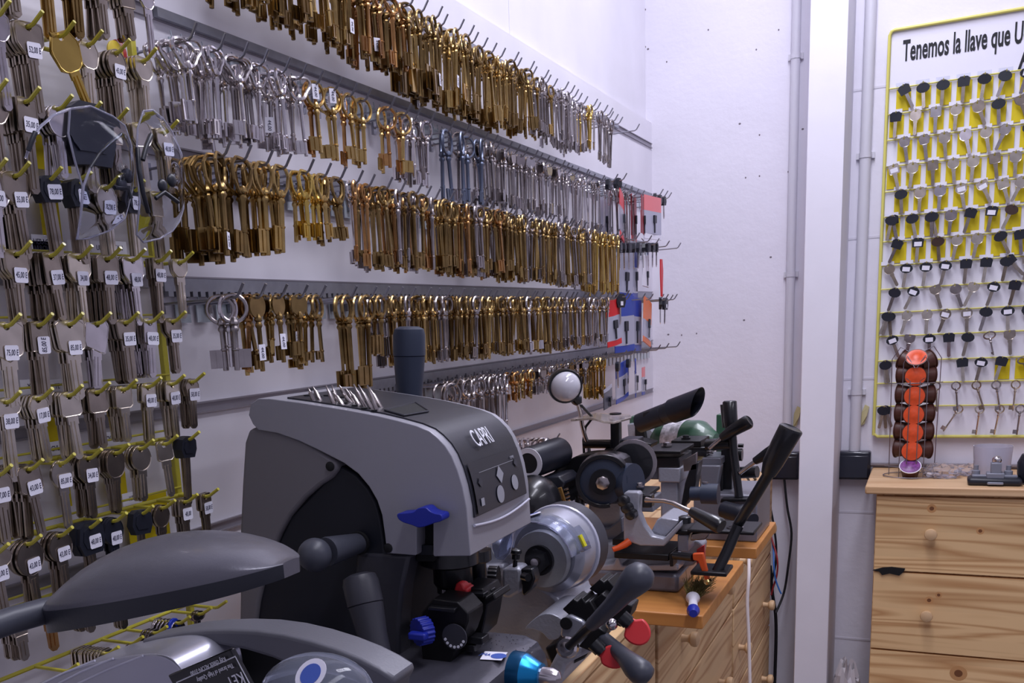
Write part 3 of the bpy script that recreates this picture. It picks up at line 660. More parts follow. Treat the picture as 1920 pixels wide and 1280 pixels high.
# ================================================================== CHESTS OF DRAWERS AND BOARDS
W1 = wood('pine_front', (234, 196, 144), (196, 148, 98), 16.0, 'x')
W2 = wood('pine_front_side', (224, 188, 140), (186, 140, 96), 14.0, 'y')
W3 = wood('pine_top', (216, 180, 138), (198, 158, 116), 12.0, 'x', .7)
knobm = mat('pale_wood_knob', (206, 172, 132), rough=.5, var=.06)
def knob(p, axis, r, parent, m=None):
    a = Vector(axis)
    MB().lathe([(r*.55, 0), (r*.45, r*.6), (r*.5, r*.9), (r*.9, r*1.2), (r, r*1.6), (r*.9, r*1.95), (r*.5, r*2.1)], a, p, 20).build('knob', m or knobm, parent)
ch = thing('chest_of_drawers', 'pine chest of drawers by the right wall under the key board', 'chest of drawers', (1.05, 3.03, 0))
xa, xb, yf = .682, 1.48, 2.886
MB().box((xa, yf+.016, 0), (xb, YB-.004, .957)).build('body', W2, ch)
MB().box((.655, 2.868, .957), (1.51, YB-.004, .979)).build('top_board', W3, ch, bevel=.004)
for z0, z1 in ((.748, .949), (.526, .742), (.304, .520), (.082, .298)):
    dm_ = MB().box((xa+.002, yf, z0), (xb-.002, yf+.018, z1))
    for ku, kv, kr in ((1747, 953, .0055), (1838, 995, .0045), (1742, 1155 - 30, .005), (1797, 1262, .010), (1760, 1115, .004)):
        kp = at(ku, kv, 1, yf)
        if z0 < kp.z < z1: dm_.lathe([(kr*2.1, -.0002), (kr*2.1, .0001)], (0, -1, 0), kp, 18, sx=1, sy=1, mi=1); dm_.lathe([(kr, 0), (kr, .0003)], (0, -1, 0), kp, 16, mi=2)
    d = dm_.build('drawer', [W1, mat('knot_ring', (196, 146, 96), rough=.5), mat('knot', (118, 74, 44), rough=.5)], ch, bevel=0)
    for x in (at(1745, 1003, 1, yf).x, 1.34): knob((x, yf, z0+.107), (0, -1, 0), .0155, d)
tb = MB(); P = [at(u, v, 1, yf-.006) for u, v in [(1636, 1069), (1655, 1064), (1672, 1063), (1697, 1066), (1694, 1072), (1686, 1079), (1668, 1075), (1654, 1078), (1648, 1071)]]
tb.prism(P, (0, .007, 0)); tag(tb.build('black_cloth_scrap', M['dark']), 'torn black scrap sticking out of the gap under the top drawer, right chest', 'cloth scrap')
# run of chests along the left wall, fronts towards the room
xf = .39
for n, (y0, y1, lb) in enumerate([(.50, 1.668, 'nearest pine chest of drawers under the key machines'), (1.684, 2.44, 'middle pine chest of drawers, under the front work board'), (2.455, 3.10, 'far pine chest of drawers beside the grey corner by the cables')]):
    c = thing('chest_of_drawers', lb, 'chest of drawers', (.2, (y0+y1)/2, 0))
    MB().box((.012, y0+.002, 0), (xf-.018, y1-.002, .962)).build('body', W2, c)
    MB().box((.010, y0, .962), (xf+.002, y1, .978)).build('top_board', W2, c, bevel=.002)
    for z0, z1 in ((.735, .957), (.506, .729), (.277, .500), (.05, .271)):
        d = MB().box((xf-.018, y0+.004, z0), (xf, y1-.004, z1)).build('drawer', W2, c, bevel=.002)
        ks = {0: (.7, 1.3), 1: (1.875, 2.27), 2: (2.54, 2.955)}[n]
        for y in ks: knob((xf, y, z0+.100), (1, 0, 0), .0155, d)
ob = wood('stained_board', (196, 132, 66), (184, 120, 58), 8.0, 'x', .7)
o = MB().box((.06, 1.488, .9782), (.506, 1.86, 1.000)).build('work_board', ob, bevel=.002); tag(o, 'orange stained wooden board under the big grey key duplicator', 'board')
o = MB().box((.06, 1.968, .9782), (.513, 2.235, 1.0)).build('work_board', ob, bevel=.002); tag(o, 'orange stained wooden board farther back, below the black lever base', 'board')
# ================================================================== BACK WALL FITTINGS
grey = mat('grey_conduit', (205, 203, 212), rough=.4, coat=.2)
def conduit(u0, v0, u1, v1, r, lb):
    a = at(u0, v0, 1, YB-r-.002); b = at(u1, v1, 1, YB-r-.002)
    t = thing('conduit', lb, 'conduit', (b.x, b.y, b.z))
    MB().rod((b.x, a.y, b.z), (b.x, a.y, 2.998), r, 16).build('pipe', grey, t)
    for z in (2.15 if u0 < 1550 else 1.86, 1.55 if u0 < 1550 else 1.2):
        q = MB(); q.box((b.x-r*1.6, YB-.010, z-.008), (b.x+r*1.6, YB-.001, z+.008)); q.lathe([(r*1.12, -.007), (r*1.12, .007)], (0, 0, 1), (b.x, a.y, z), 16, caps=False); q.build('clip', grey, t)
conduit(1497, 0, 1475, 850, .0125, 'grey wall conduit left of the white pillar')
conduit(1635, 0, 1602, 850, .0150, 'grey wall conduit right of the white pillar')
bb = mat('navy_box', (28, 32, 46), rough=.28, coat=.4)
def jbox(u, v, lb):
    p = at(u, v, 1, YB-.02); t = thing('junction_box', lb, 'socket box', p)
    MB().box((p.x-.046, YB-.042, p.z-.042), (p.x+.046, YB-.001, p.z+.042)).build('housing', bb, t, bevel=.006, segs=3)
    MB().box((p.x-.040, YB-.047, p.z-.036), (p.x+.040, YB-.0415, p.z+.030)).build('cover', bb, t, bevel=.002)
    return p
B1 = jbox(1470, 872, 'black socket box below the conduit left of the pillar'); B2 = jbox(1601, 871, 'black socket box below the conduit right of the pillar')
tape = mat('yellowed_tape', (206, 196, 150), rough=.6)
for u, v, s, lb in ((1489, 775, 1, 'peeling yellowed tape on the wall left of the pillar'), (1616, 772, 1, 'peeling yellowed tape on the wall right of the pillar')):
    m = MB(); pts = [(0, 0), (6, -14), (14, -10), (10, 6), (5, 22), (-2, 26), (1, 10)]
    P = [at(u+a, v+b, 1, YB-.003) for a, b in pts]; m.prism(P, (0, -.004 if s else 0, 0))
    m.add([P[0]+Vector((0, -.004, 0)), P[2]+Vector((0, -.014, 0)), P[3]+Vector((0, -.016, 0)), P[5]+Vector((0, -.004, 0))], [(0, 1, 2, 3)])
    tag(m.build('tape_piece', tape), lb, 'tape')
# dents and drill holes in the painted wall
m = MB()
for u, v in [(1328, 56), (1460, 56), (1418, 93), (1387, 232), (1424, 253), (1505, 242), (1483, 271), (1478, 322), (1398, 333), (1424, 330), (1210, 18), (1210, 88), (1215, 92), (1395, 600), (1306, 625), (1253, 627), (1278, 628), (1250, 116), (1445, 482)]:
    p = at(u, v, 1, YB); m.ball((p.x, YB-.0003, p.z), .0028, 7, 5, (1.3 if u % 2 else .8, .12, 1))
m.build('trim_12', mat('wall_dent', (120, 112, 120), rough=.9))['kind'] = 'structure'
# cables
ck = mat('black_cable', (24, 24, 30), rough=.45)
def cable(name, pts, r, m_, lb, cat='cable'):
    P = [at(u, v, 1, y) for u, v, y in pts]; Q = []
    for i in range(len(P)-1):
        a = P[max(i-1, 0)]; b = P[i]; c = P[i+1]; d = P[min(i+2, len(P)-1)]
        for k in range(6):
            t = k/6; Q.append(.5*((2*b)+(c-a)*t+(2*a-5*b+4*c-d)*t*t+(3*b-a-3*c+d)*t**3))
    Q.append(P[-1]); o = MB().tube(Q, r, 8).build(name, m_, smooth=80); tag(o, lb, cat); return o
cable('power_cable', [(1470, 893, 3.20), (1476, 950, 3.19), (1484, 1000, 3.18), (1478, 1060, 3.16), (1470, 1110, 3.15), (1455, 1148, 3.12)], .0035, ck, 'black cable hanging from the left socket box')
cable('power_cable', [(1396, 880, 2.6), (1420, 902, 3.0), (1440, 935, 3.18), (1453, 1000, 3.18), (1455, 1050, 3.18), (1445, 1095, 3.18)], .0035, ck, 'black cable looping over the far chest edge')
cable('power_cable', [(1444, 1060, 3.16), (1448, 1110, 3.16), (1454, 1150, 3.16), (1455, 1200, 3.16), (1452, 1290, 3.16)], .0050, ck, 'thick black cable running down behind the far chest')
cable('power_cable', [(1398, 890, 2.6), (1418, 925, 3.0), (1436, 965, 3.16), (1442, 1010, 3.16), (1442, 1040, 3.16)], .0030, ck, 'thin black cable tied to the red and blue wires')
redm = mat('red_plastic', (196, 44, 44), rough=.35); blum = mat('blue_wire', (50, 110, 190), rough=.35)
cable('red_wire', [(1436, 975, 3.15), (1447, 1010, 3.13), (1457, 1045, 3.10), (1457, 1075, 3.10), (1449, 1103, 3.10), (1446, 1115, 3.10)], .0026, mat('dark_red_wire', (150, 40, 46), rough=.4), 'red wire hanging loose beside the far chest')
cable('blue_wire', [(1436, 975, 3.15), (1449, 1020, 3.13), (1451, 1060, 3.09), (1454, 1085, 3.09), (1461, 1105, 3.09), (1465, 1113, 3.09)], .0026, blum, 'blue wire hanging loose beside the far chest')
cable('white_cord', [(1404, 1035, 2.45), (1404, 1080, 2.40), (1401, 1130, 2.38), (1404, 1200, 2.36), (1406, 1290, 2.34)], .0042, mat('white_cord_skin', (226, 216, 216), rough=.5), 'white cord hanging down in front of the left chests')
# ================================================================== THINGS ON THE RIGHT CHEST
ZC = .979
cr = thing('capsule_rack', 'wire tower of orange and brown coffee capsules at the left end of the right chest', 'capsule rack', (at(1700, 885, 2, ZC).x, 3.03, ZC))
cx, cy = cr.location.x + .012, 3.05
org = mat('orange_foil', (226, 86, 44), rough=.35, var=.12, vscale=120); brn = mat('brown_capsule', (74, 40, 32), rough=.4); pur = mat('purple_foil', (120, 60, 130), rough=.35, var=.5, vscale=160)
wirem = mat('tower_wire', (150, 146, 156), metal=.9, rough=.3)
def capsule(c, d, lid, lb, nm):
    d = Vector(d); t = thing(nm, lb, 'coffee capsule', c, 'coffee capsules in the wire tower')
    MB().lathe([(.0175, .0), (.024, -.010), (.0255, -.026), (.0255, -.030)][::-1] if False else [(.014, -.036), (.020, -.034), (.0245, -.006), (.0245, 0)], d, c, 20).build('cup', brn, t)
    MB().lathe([(.0275, -.001), (.0275, .0012)], d, c, 24).build('rim', brn if lid is not pur else M['paper'], t)
    MB().lathe([(.0255, .0012), (.0250, .0020), (.012, .0022), (.011, .0027), (.001, .0027)], d, c, 24).build('lid', lid, t)
zs = [at(1706, v, 1, cy-.04).z for v in (706, 743, 778, 812, 846)]
for k, z in enumerate(zs):
    capsule(Vector((cx + .001*k*0, cy-.032, z)), (0, -1, .0), org, 'orange lidded capsule facing front, %s from the top of the tower' % nth(k+2), 'coffee_capsule')
    capsule(Vector((cx-.040, cy+.004, z+.004)), (-.95, .30, 0), org, 'brown capsule on the left side of the tower, %s from the top' % nth(k+2), 'coffee_capsule')
    capsule(Vector((cx+.040, cy+.004, z+.002)), (.90, .42, 0), org, 'brown capsule on the right side of the tower, %s from the top' % nth(k+2), 'coffee_capsule')
capsule(Vector((cx, cy-.026, zs[0]+.050)), (0, -.75, .65), org, 'topmost orange capsule, tipped back at the head of the tower', 'coffee_capsule')
capsule(Vector((cx-.036, cy+.004, zs[0]+.046)), (-.8, .3, .35), org, 'brown capsule at the upper left corner of the tower', 'coffee_capsule')
capsule(Vector((cx+.036, cy+.004, zs[0]+.044)), (.8, .45, .35), org, 'brown capsule at the upper right corner of the tower', 'coffee_capsule')
capsule(Vector((cx-.002, cy-.045, zs[-1]-.040)), (0, -.6, .8), pur, 'purple patterned capsule at the foot of the tower', 'coffee_capsule')
m = MB(); zt = zs[0]+.055
for sx in (-1, 1):
    m.tube([(cx+sx*.012, cy-.042, ZC+.004), (cx+sx*.012, cy-.042, zs[0]-.012), (cx+sx*.022, cy-.046, zs[0]-.004)], .0012, 6)
    m.tube([(cx+sx*.030, cy-.036, ZC+.002), (cx+sx*.030, cy-.036, zt-.02), (cx+sx*.022, cy-.030, zt), (cx+sx*.002, cy-.046, zt-.032)], .0012, 6)
    m.tube([(cx+sx*.056, cy+.012, ZC+.002), (cx+sx*.060, cy+.012, zt-.01), (cx+sx*.040, cy+.01, zt+.022), (cx+sx*.012, cy-.012, zt+.006)], .0012, 6)
for z in (ZC+.003, ZC+.030, zs[0]-.018):
    m.tube([(cx+.070*math.cos(a*math.pi/10), cy+.056*math.sin(a*math.pi/10), z) for a in range(21)] if z < ZC+.01 else [(cx-.066, cy-.012, z), (cx-.03, cy-.04, z), (cx+.03, cy-.04, z), (cx+.066, cy-.012, z)], .0014, 6)
m.build('wire_frame', wirem, cr)
# crumpled clear bag
def crumple(name, c, s, m_, lb, cat, seed, n=16, k=12, amp=.5):
    rnd = random.Random(seed); mb = MB(); mb.ball((0, 0, 0), 1, n, k)
    for i, v in enumerate(mb.v):
        f = 1 + amp*(rnd.random()-.5); mb.v[i] = Vector((c[0]+v.x*s[0]*f, c[1]+v.y*s[1]*f, c[2]+max(v.z, -.8)*s[2]*(1+amp*(rnd.random()-.5))))
    o = mb.build(name, m_, smooth=20); tag(o, lb, cat); return o
filmm = mat('clear_film', (232, 230, 240), rough=.12, trans=.85, ior=1.15)
p = at(1765, 888, 2, ZC+.012); crumple('plastic_bag', (p.x, 3.03, ZC+.017), (.046, .030, .021), filmm, 'crumpled clear plastic bag lying beside the capsule tower', 'plastic bag', 3)
p = at(1815, 880, 2, ZC+.012); crumple('plastic_bag', (p.x+.008, 3.08, ZC+.014), (.038, .03, .017), filmm, 'flatter clear plastic bag behind, nearer the vise fixture', 'plastic bag', 5)
p = at(1862, 900, 2, ZC)
fx = thing('key_vise', 'small grey key clamping fixture on a black base, right chest top', 'clamp', (p.x, 2.93, ZC)); q = fx.location
castg = mat('grey_cast', (132, 134, 146), rough=.45, metal=.2, bump=.1)
MB().box((q.x-.062, q.y-.028, ZC), (q.x+.060, q.y+.032, ZC+.020)).build('base_block', M['black'], fx, bevel=.008, segs=3)
m = MB(); m.box((q.x-.020, q.y-.020, ZC+.018), (q.x+.020, q.y+.020, ZC+.032)); m.box((q.x-.011, q.y-.016, ZC+.030), (q.x+.013, q.y+.012, ZC+.058)); m.box((q.x-.052, q.y-.005, ZC+.018), (q.x+.05, q.y+.010, ZC+.025)); m.build('casting', castg, fx, bevel=.002)
MB().ball((q.x+.002, q.y-.002, ZC+.064), .0115, 16, 10).build('knob', M['silver'], fx)
for dx in (-.043, .030): MB().lathe([(.010, .018), (.010, .034), (.006, .036), (.006, .048)], (0, 0, 1), (q.x+dx, q.y+.014, ZC), 14).build('post', castg, fx)
MB().box((q.x-.018, q.y-.034, ZC+.004), (q.x+.018, q.y-.028, ZC+.011)).build('latch', castg, fx, bevel=.002)
m = MB(); m.lathe([(.042, .002), (.047, .085), (.045, .085), (.040, .004)], (0, 0, 1), (q.x-.002, q.y+.125, ZC), 24, caps=False); m.lathe([(.042, 0), (.042, .002)], (0, 0, 1), (q.x-.002, q.y+.125, ZC), 24)
tag(m.build('plastic_cup', mat('frosted_plastic', (222, 220, 232), rough=.25, trans=.6, ior=1.2)), 'frosted plastic cup behind the clamping fixture', 'cup')
p = at(1925, 858, 1, 2.95); tag(MB().lathe([(.004, -.04), (.026, -.036), (.034, -.015), (.035, .015), (.026, .036), (.004, .04)], (0, 0, 1), (p.x+.015, 2.95, ZC+.041), 24).build('black_case', M['black'], bevel=0), 'black rounded case cut by the right picture edge, on the chest', 'case')
m = MB(); m.box((.648, YB-.034, ZC+.008), (1.4, YB-.020, ZC+.013)); m.box((.648, YB-.020, ZC+.0005), (1.4, YB-.014, ZC+.013))
tag(m.build('metal_strip', M['alu']), 'thin metal strip lying along the wall behind the right chest top', 'metal strip')
crumple('waste_bag', (at(1588, 1270, 1, 3.0).x, 3.0, at(1588, 1270, 1, 3.0).z-.12), (.052, .05, .165), mat('white_film', (214, 208, 214), rough=.35, trans=.25, ior=1.2), 'crumpled white plastic liner of a bin between pillar and right chest', 'bin liner', 9, 22, 16, .32)
p = at(1570, 1275, 1, 3.0); m = MB(); m.lathe([(.040, 0), (.050, p.z-.04)], (0, 0, 1), (at(1588, 1270, 1, 3.0).x, 3.03, 0), 24); tag(m.build('waste_bin', M['black']), 'black waste bin between the pillar and the right chest', 'bin')
# ================================================================== KEY MACHINES
def S(pts, y, d, T=None):
    """solid whose outline (picture coordinates of its near face) lies at depth y and runs back by d"""
    m = MB(); m.prism([at(u, v, 1, y) for u, v in pts], (0, d, 0)); return m
def Q(u, v, y): return at(u, v, 1, y)
def smooth_px(pts, k=4, closed=True):
    n = len(pts); out = []
    for i in range(n if closed else n-1):
        g = lambda j: pts[j % n] if closed else pts[max(0, min(n-1, j))]
        a, b, c, d = g(i-1), g(i), g(i+1), g(i+2)
        for q in range(k):
            t = q/k; out.append(tuple(.5*((2*b[e])+(c[e]-a[e])*t+(2*a[e]-5*b[e]+4*c[e]-d[e])*t*t+(3*b[e]-a[e]-3*c[e]+d[e])*t**3) for e in (0, 1)))
    if not closed: out.append(pts[-1])
    return out
shell = mat('grey_shell', (150, 149, 158), rough=.42, metal=.15, bump=.04, bscale=500, coat=.15)
shelld = mat('warm_grey_shell', (116, 113, 118), rough=.5, bump=.04, bscale=500)
rimg = mat('light_grey_rim', (196, 196, 212), rough=.3, metal=.25, coat=.3)
char = mat('charcoal_plastic', (54, 54, 62), rough=.42, bump=.05, bscale=400)
navy = mat('navy_black_plastic', (22, 25, 36), rough=.5)
navyh = mat('navy_grip', (42, 50, 68), rough=.45, bump=.03, bscale=400)
castm = mat('hammered_grey_paint', (164, 165, 176), rough=.36, metal=.25, bump=.35, bscale=220, coat=.2)
castd = mat('grey_base_paint', (116, 116, 126), rough=.36, metal=.2, bump=.15, bscale=260, coat=.2)
bluek = mat('blue_knob', (28, 42, 150), rough=.4); redk = mat('red_knob', (206, 52, 56), rough=.4)
cyan = mat('anodised_blue', (20, 130, 190), metal=.6, rough=.25); cyand = mat('dark_anodised_blue', (14, 72, 110), metal=.6, rough=.3)
orange = mat('orange_lever', (216, 84, 30), rough=.4)
gripm = mat('grey_rubber_grip', (66, 68, 78), rough=.4, bump=.03)
clearb = mat('tinted_clear_guard', (200, 206, 226), rough=.06, trans=.85, ior=1.2)
# ---------------------------------------------------------------- the machine with the name on its head
Y0, Y1 = .900, 1.075; XF = Q(882, 1042, Y0).x
cap = thing('key_cutting_machine', 'tall grey and charcoal key cutting machine marked CAPRI, in the middle foreground', 'key machine', (.25, .99, 1.0))
head = [(484, 806), (474, 795), (466, 778), (470, 757), (484, 747), (505, 747), (560, 754), (618, 763), (660, 770), (707, 779), (745, 788), (781, 798), (805, 808), (820, 820), (835, 836), (847, 855), (858, 882), (867, 912), (875, 952), (882, 1042),
        (814, 1043), (812, 1040), (812, 975), (808, 962), (795, 955), (783, 962), (781, 975), (781, 1038), (779, 1041), (725, 1037), (721, 1000), (716, 965), (707, 938), (692, 912), (672, 888), (645, 868), (600, 845), (560, 826), (520, 812)]
S(head, Y0, Y1-Y0).build('head_housing', shell, cap, bevel=.009, segs=4)
back = [(458, 830), (466, 806), (482, 799), (520, 808), (560, 824), (600, 846), (632, 866), (634, 880), (622, 896), (600, 910), (572, 934), (545, 966), (525, 1000), (508, 1042), (494, 1085), (484, 1130), (478, 1176), (470, 1300), (446, 1300), (449, 1120), (449, 1000), (453, 910)]
S(back, Y0+.002, Y1-Y0-.004).build('rear_housing', shelld, cap, bevel=.006, segs=3)
body = [(636, 872), (668, 890), (690, 915), (705, 942), (714, 975), (718, 1000), (722, 1036), (768, 1040), (760, 1075), (752, 1120), (748, 1170), (746, 1300), (472, 1300), (484, 1130), (510, 1042), (545, 966), (600, 910)]
S(body, Y0+.008, Y1-Y0-.016).build('column', navy, cap, bevel=.003)
S([(668, 1037), (768, 1040), (754, 1105), (748, 1175), (748, 1240), (716, 1240), (662, 1110)], Y0+.004, .03).build('front_column_cover', char, cap, bevel=.004)
# dark cover strip let into the top, following the head's outline
top = [(525, 749), (560, 754), (618, 763), (660, 770), (707, 779), (745, 788), (781, 798), (805, 808), (820, 820), (835, 836), (847, 855), (858, 882), (867, 912), (873.5, 945), (878, 975)]
P = [Q(u, v, Y0) for u, v in top]
def offs(P, d):
    out = []
    for i, p in enumerate(P):
        t = (P[min(i+1, len(P)-1)] - P[max(i-1, 0)]); n = Vector((-t.z, 0, t.x)).normalized()
        if n.z < 0 and n.x < 0: n = -n
        out.append(p + n*d)
    return out
Po = offs(P, .0016); Pi = offs(P, -.004)
m = MB(); n = len(Po); vs = []
for p in Po: vs += [p + Vector((0, .014, 0)), p + Vector((0, Y1-Y0-.014, 0))]
for p in Pi: vs += [p + Vector((0, .014, 0)), p + Vector((0, Y1-Y0-.014, 0))]
fs = []
for i in range(n-1):
    fs += [(2*i, 2*i+1, 2*i+3, 2*i+2), (2*n+2*i, 2*n+2*i+2, 2*n+2*i+3, 2*n+2*i+1), (2*i, 2*i+2, 2*n+2*i+2, 2*n+2*i), (2*i+1, 2*n+2*i+1, 2*n+2*i+3, 2*i+3)]
fs += [(0, 2*n, 2*n+1, 1), (2*n-2, 2*n-1, 4*n-1, 4*n-2)]
m.add(vs, fs); strip = m.build('top_cover', mat('dark_top_cover', (42, 42, 50), rough=.42, bump=.05, bscale=400), cap)
def on_strip(t, s, lift=.0022):
    """t: 0..1 along the outline, s: 0..1 across; returns point, along (down the front), across"""
    L = [0]
    for a, b in zip(Po, Po[1:]): L.append(L[-1] + (b-a).length)
    q = t*L[-1]; i = max(k for k in range(len(L)-1) if L[k] <= q); f = (q-L[i])/(L[i+1]-L[i])
    d = (Po[i+1]-Po[i]).normalized(); nrm = Vector((-d.z, 0, d.x)); nrm = -nrm if nrm.x < 0 else nrm
    p = Po[i].lerp(Po[i+1], f) + nrm*(lift-.0016+.0016); p.y = Y0+.014 + s*(Y1-Y0-.028)
    return p, d, Vector((0, 1, 0))
white = mat('white_print', (226, 226, 234), rough=.5); greyp = mat('grey_print', (150, 150, 158), rough=.5)
p, d, a = on_strip(.735, .44, .0034); put_text('brand_lettering', 'CAPRI', .029, white, p, a, -d, strip, thick=.0004, sx=.60)
p, d, a = on_strip(.835, .5, .0024); pl = None
# control panel
i0 = .80
pts = []
for t in (.81, .85, .89, .93, .965, .995): pts.append(t)
m = MB(); vs = []; fs = []
for t in pts:
    for s in (.03, .97): vs.append(on_strip(t, s, .0022)[0])
for i in range(len(pts)-1): fs.append((2*i, 2*i+1, 2*i+3, 2*i+2))
m.add(vs, fs); pan = m.build('control_panel', mat('panel_black', (34, 34, 42), rough=.3), strip)
def icon(t, s, kind, r, mm):
    p, d, a = on_strip(t, s, .0030); m = MB(); k = {'dia': 4, 'cir': 20, 'sq': 4}[kind]
    off = math.pi/4 if kind == 'sq' else 0
    c = [p + a*(r*math.cos(2*math.pi*j/k+off)) + d*(r*math.sin(2*math.pi*j/k+off)) for j in range(k)]
    nrm = d.cross(a); m.prism(c, nrm*.0004 if nrm.x > 0 else nrm*-.0004); m.build('button', mm, pan)
icon(.885, .50, 'dia', .0095, greyp); icon(.865, .84, 'dia', .0055, char); icon(.885, .14, 'dia', .0055, char); icon(.955, .45, 'cir', .0095, greyp); icon(.935, .75, 'cir', .0085, greyp); icon(.955, .12, 'sq', .0055, greyp)
put_text('panel_print', 'POWER', .0045, greyp, on_strip(.84, .8, .0032)[0], (0, 1, 0), -on_strip(.84, .8)[1], pan, sx=.7)
m = MB(); p, d, a = on_strip(.852, .5, .0030); m.tube([p-a*.05, p+a*.045], .0003, 4); m.build('panel_line', greyp, pan)
# front lip below the panel
m = MB(); c = []
for k in range(13):
    s = k/12; t = .985 + 0; pp = Q(880, 985, Y0) ; pp.x = XF + .0015; pp.y = Y0+.010+s*(Y1-Y0-.018); pp.z -= .006*math.sin(math.pi*s)+ .002; c.append(pp)
m.tube(c, .0016, 6); m.build('front_lip', rimg, cap, smooth=80)
# tray with drilled rim and standing cutters
def top_at(u, v):   # point of the top strip seen at this pixel
    best = None
    r = ray(u, v)
    for a, b in zip(Po, Po[1:]):
        n_ = Vector((-(b-a).z, 0, (b-a).x)); k = r.dot(n_)
        if abs(k) < 1e-9: continue
        p_ = EYE + r*((a-EYE).dot(n_)/k)
        if min(a.x, b.x)-1e-4 <= p_.x <= max(a.x, b.x)+1e-4: best = p_
    return best
tp = [top_at(u, v) for u, v in ((722, 771), (778, 757), (803, 773), (757, 781))]
if all(tp):
    m = MB(); m.prism([q+Vector((0, 0, .0008)) for q in tp], (0, 0, .0006)); tr = m.build('cutter_tray', M['dark'], strip)
    m = MB(); m.tube([q+Vector((0, 0, .0014)) for q in tp+tp[:1]], .0012, 6); m.build('tray_rim', char, tr)
hm = MB()
for u, v in [(640, 741), (655, 744), (672, 747), (690, 750), (612, 738), (598, 741), (627, 747), (646, 752), (665, 757), (683, 762), (702, 766), (575, 738)]:
    q = top_at(u, v+4)
    if q: hm.lathe([(.0035, .0), (.0035, .0012)], (0, 0, 1), q, 12)
if hm.v: hm.build('cutter_holes', M['dark'], strip)
for k, (u, v, u2, v2) in enumerate([(588, 750, 578, 727), (600, 749, 586, 724), (626, 756, 611, 722), (641, 757, 625, 735), (633, 752, 622, 722), (648, 742, 636, 722), (656, 753, 643, 737), (664, 753, 648, 728), (672, 757, 655, 732), (684, 762, 663, 720), (697, 766, 672, 721), (706, 768, 689, 722), (714, 763, 692, 726)]):
    q = top_at(u, v)
    if not q: continue
    b = Q(u2, v2, q.y); dr = (b-q)
    m = MB(); r = .0023; m.tube([q - dr.normalized()*.004, q+dr*.62, q+dr*.72, q+dr], [r, r, r*.5, r*.4], 10)
    tag(m.build('milling_cutter', M['steel']), 'small steel cutter standing in the machine head, %s from the left' % nth(k+1), 'cutter', 'steel cutters standing in the top of the machine')
# levers and knobs
def lev(name, pts, mm, parent, n=24): m = MB(); m.tube([p for p, r in pts], [r for p, r in pts], n); return m.build(name, mm, parent, smooth=50)
yb = 1.13; a = Q(768, 765, yb); b = Q(767, 612, yb); sc = (b-a)
lev('rear_handle', [(a-sc*.15, .0135), (a, .0150), (a+sc*.38, .0180), (a+sc*.64, .0200), (a+sc*.645, .0190), (a+sc*.652, .0205), (a+sc*.90, .0203), (a+sc*.97, .0185), (a+sc*1.0, .012)], navyh, cap)
a = Q(712, 1250, .835); b = Q(672, 1075, .855); sc = b-a
lev('front_handle', [(a-sc*.2, .0135), (a, .0145), (a+sc*.35, .0155), (a+sc*.66, .0185), (a+sc*.665, .0176), (a+sc*.672, .0190), (a+sc*.9, .0192), (a+sc*.97, .017), (a+sc, .009)], char, cap)
a = Q(672, 1018, .90); b = Q(590, 1040, .825)
o = lev('side_handle', [(a, .011), (a.lerp(b, .15), .012), (a.lerp(b, .7), .0155), (a.lerp(b, .75), .0150)], gripm, cap)
MB().ball(b, .0175, 24, 16).build('ball_knob', gripm, cap, smooth=80)
MB().lathe([(.013, 0), (.013, .004)], (0, -1, 0), a+Vector((0, .002, 0)), 20).build('pivot_cap', M['dark'], cap)
for u, v in ((619, 874), (728, 1027)): MB().lathe([(.0052, 0), (.0052, .001), (.003, .002)], (0, -1, 0), Q(u, v, Y0), 16).build('screw', M['dark'], cap)
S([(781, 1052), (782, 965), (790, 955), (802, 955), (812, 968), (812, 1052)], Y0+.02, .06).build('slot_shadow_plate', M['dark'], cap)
S([(783, 1022), (811, 1022), (811, 1040), (783, 1040)], Y0+.012, .02).build('slide_block', navy, cap)
w = smooth_px([(746, 972), (745, 963), (762, 961), (776, 959), (783, 953), (797, 951), (806, 958), (815, 962), (827, 965), (828, 976), (815, 980), (805, 984), (786, 989), (771, 984), (755, 979)], 3)
S(w, Y0-.022, .018).build('wing_knob', bluek, cap, bevel=.002)
# spindles
def cyl(name, u, v, v2, y, rpx, mm, parent, rr=None):
    a = Q(u, v, y); b = Q(u, v2, y); r = rpx/FPX*a.y/1.0 if False else (Q(u+rpx, v, y).x - a.x)
    return MB().lathe([(r, 0), (r, (a.z-b.z)*.85), (r*.86, a.z-b.z)], (0, 0, -1), (a.x, a.y, a.z), 24).build(name, mm, parent)
ys = .965
cyl('spindle_collar', 842, 1028, 1058, ys, 52, M['blackm'], cap); cyl('spindle', 848, 1050, 1098, ys, 34, M['blackm'], cap); cyl('spindle_nose', 838, 1095, 1112, ys, 17, M['silver'], cap)
cyl('tracer_collar', 893, 1030, 1052, ys+.05, 26, M['blackm'], cap); cyl('tracer_spindle', 893, 1048, 1085, ys+.05, 17, M['blackm'], cap); cyl('tracer_pin', 886, 1080, 1104, ys+.05, 4, M['silver'], cap)
S([(854, 1095), (860, 1090), (866, 1092), (870, 1102), (876, 1104), (876, 1118), (868, 1122), (853, 1120), (851, 1106)], ys-.02, .02).build('red_stop', redk, cap, bevel=.002)
# clear chip guard hanging at the front
m = MB(); g = [(921, 1002), (922, 1030), (930, 1048), (944, 1050), (956, 1036), (961, 1015), (961, 1000)]
S(g, 1.05, .002).build('chip_guard', clearb, cap)
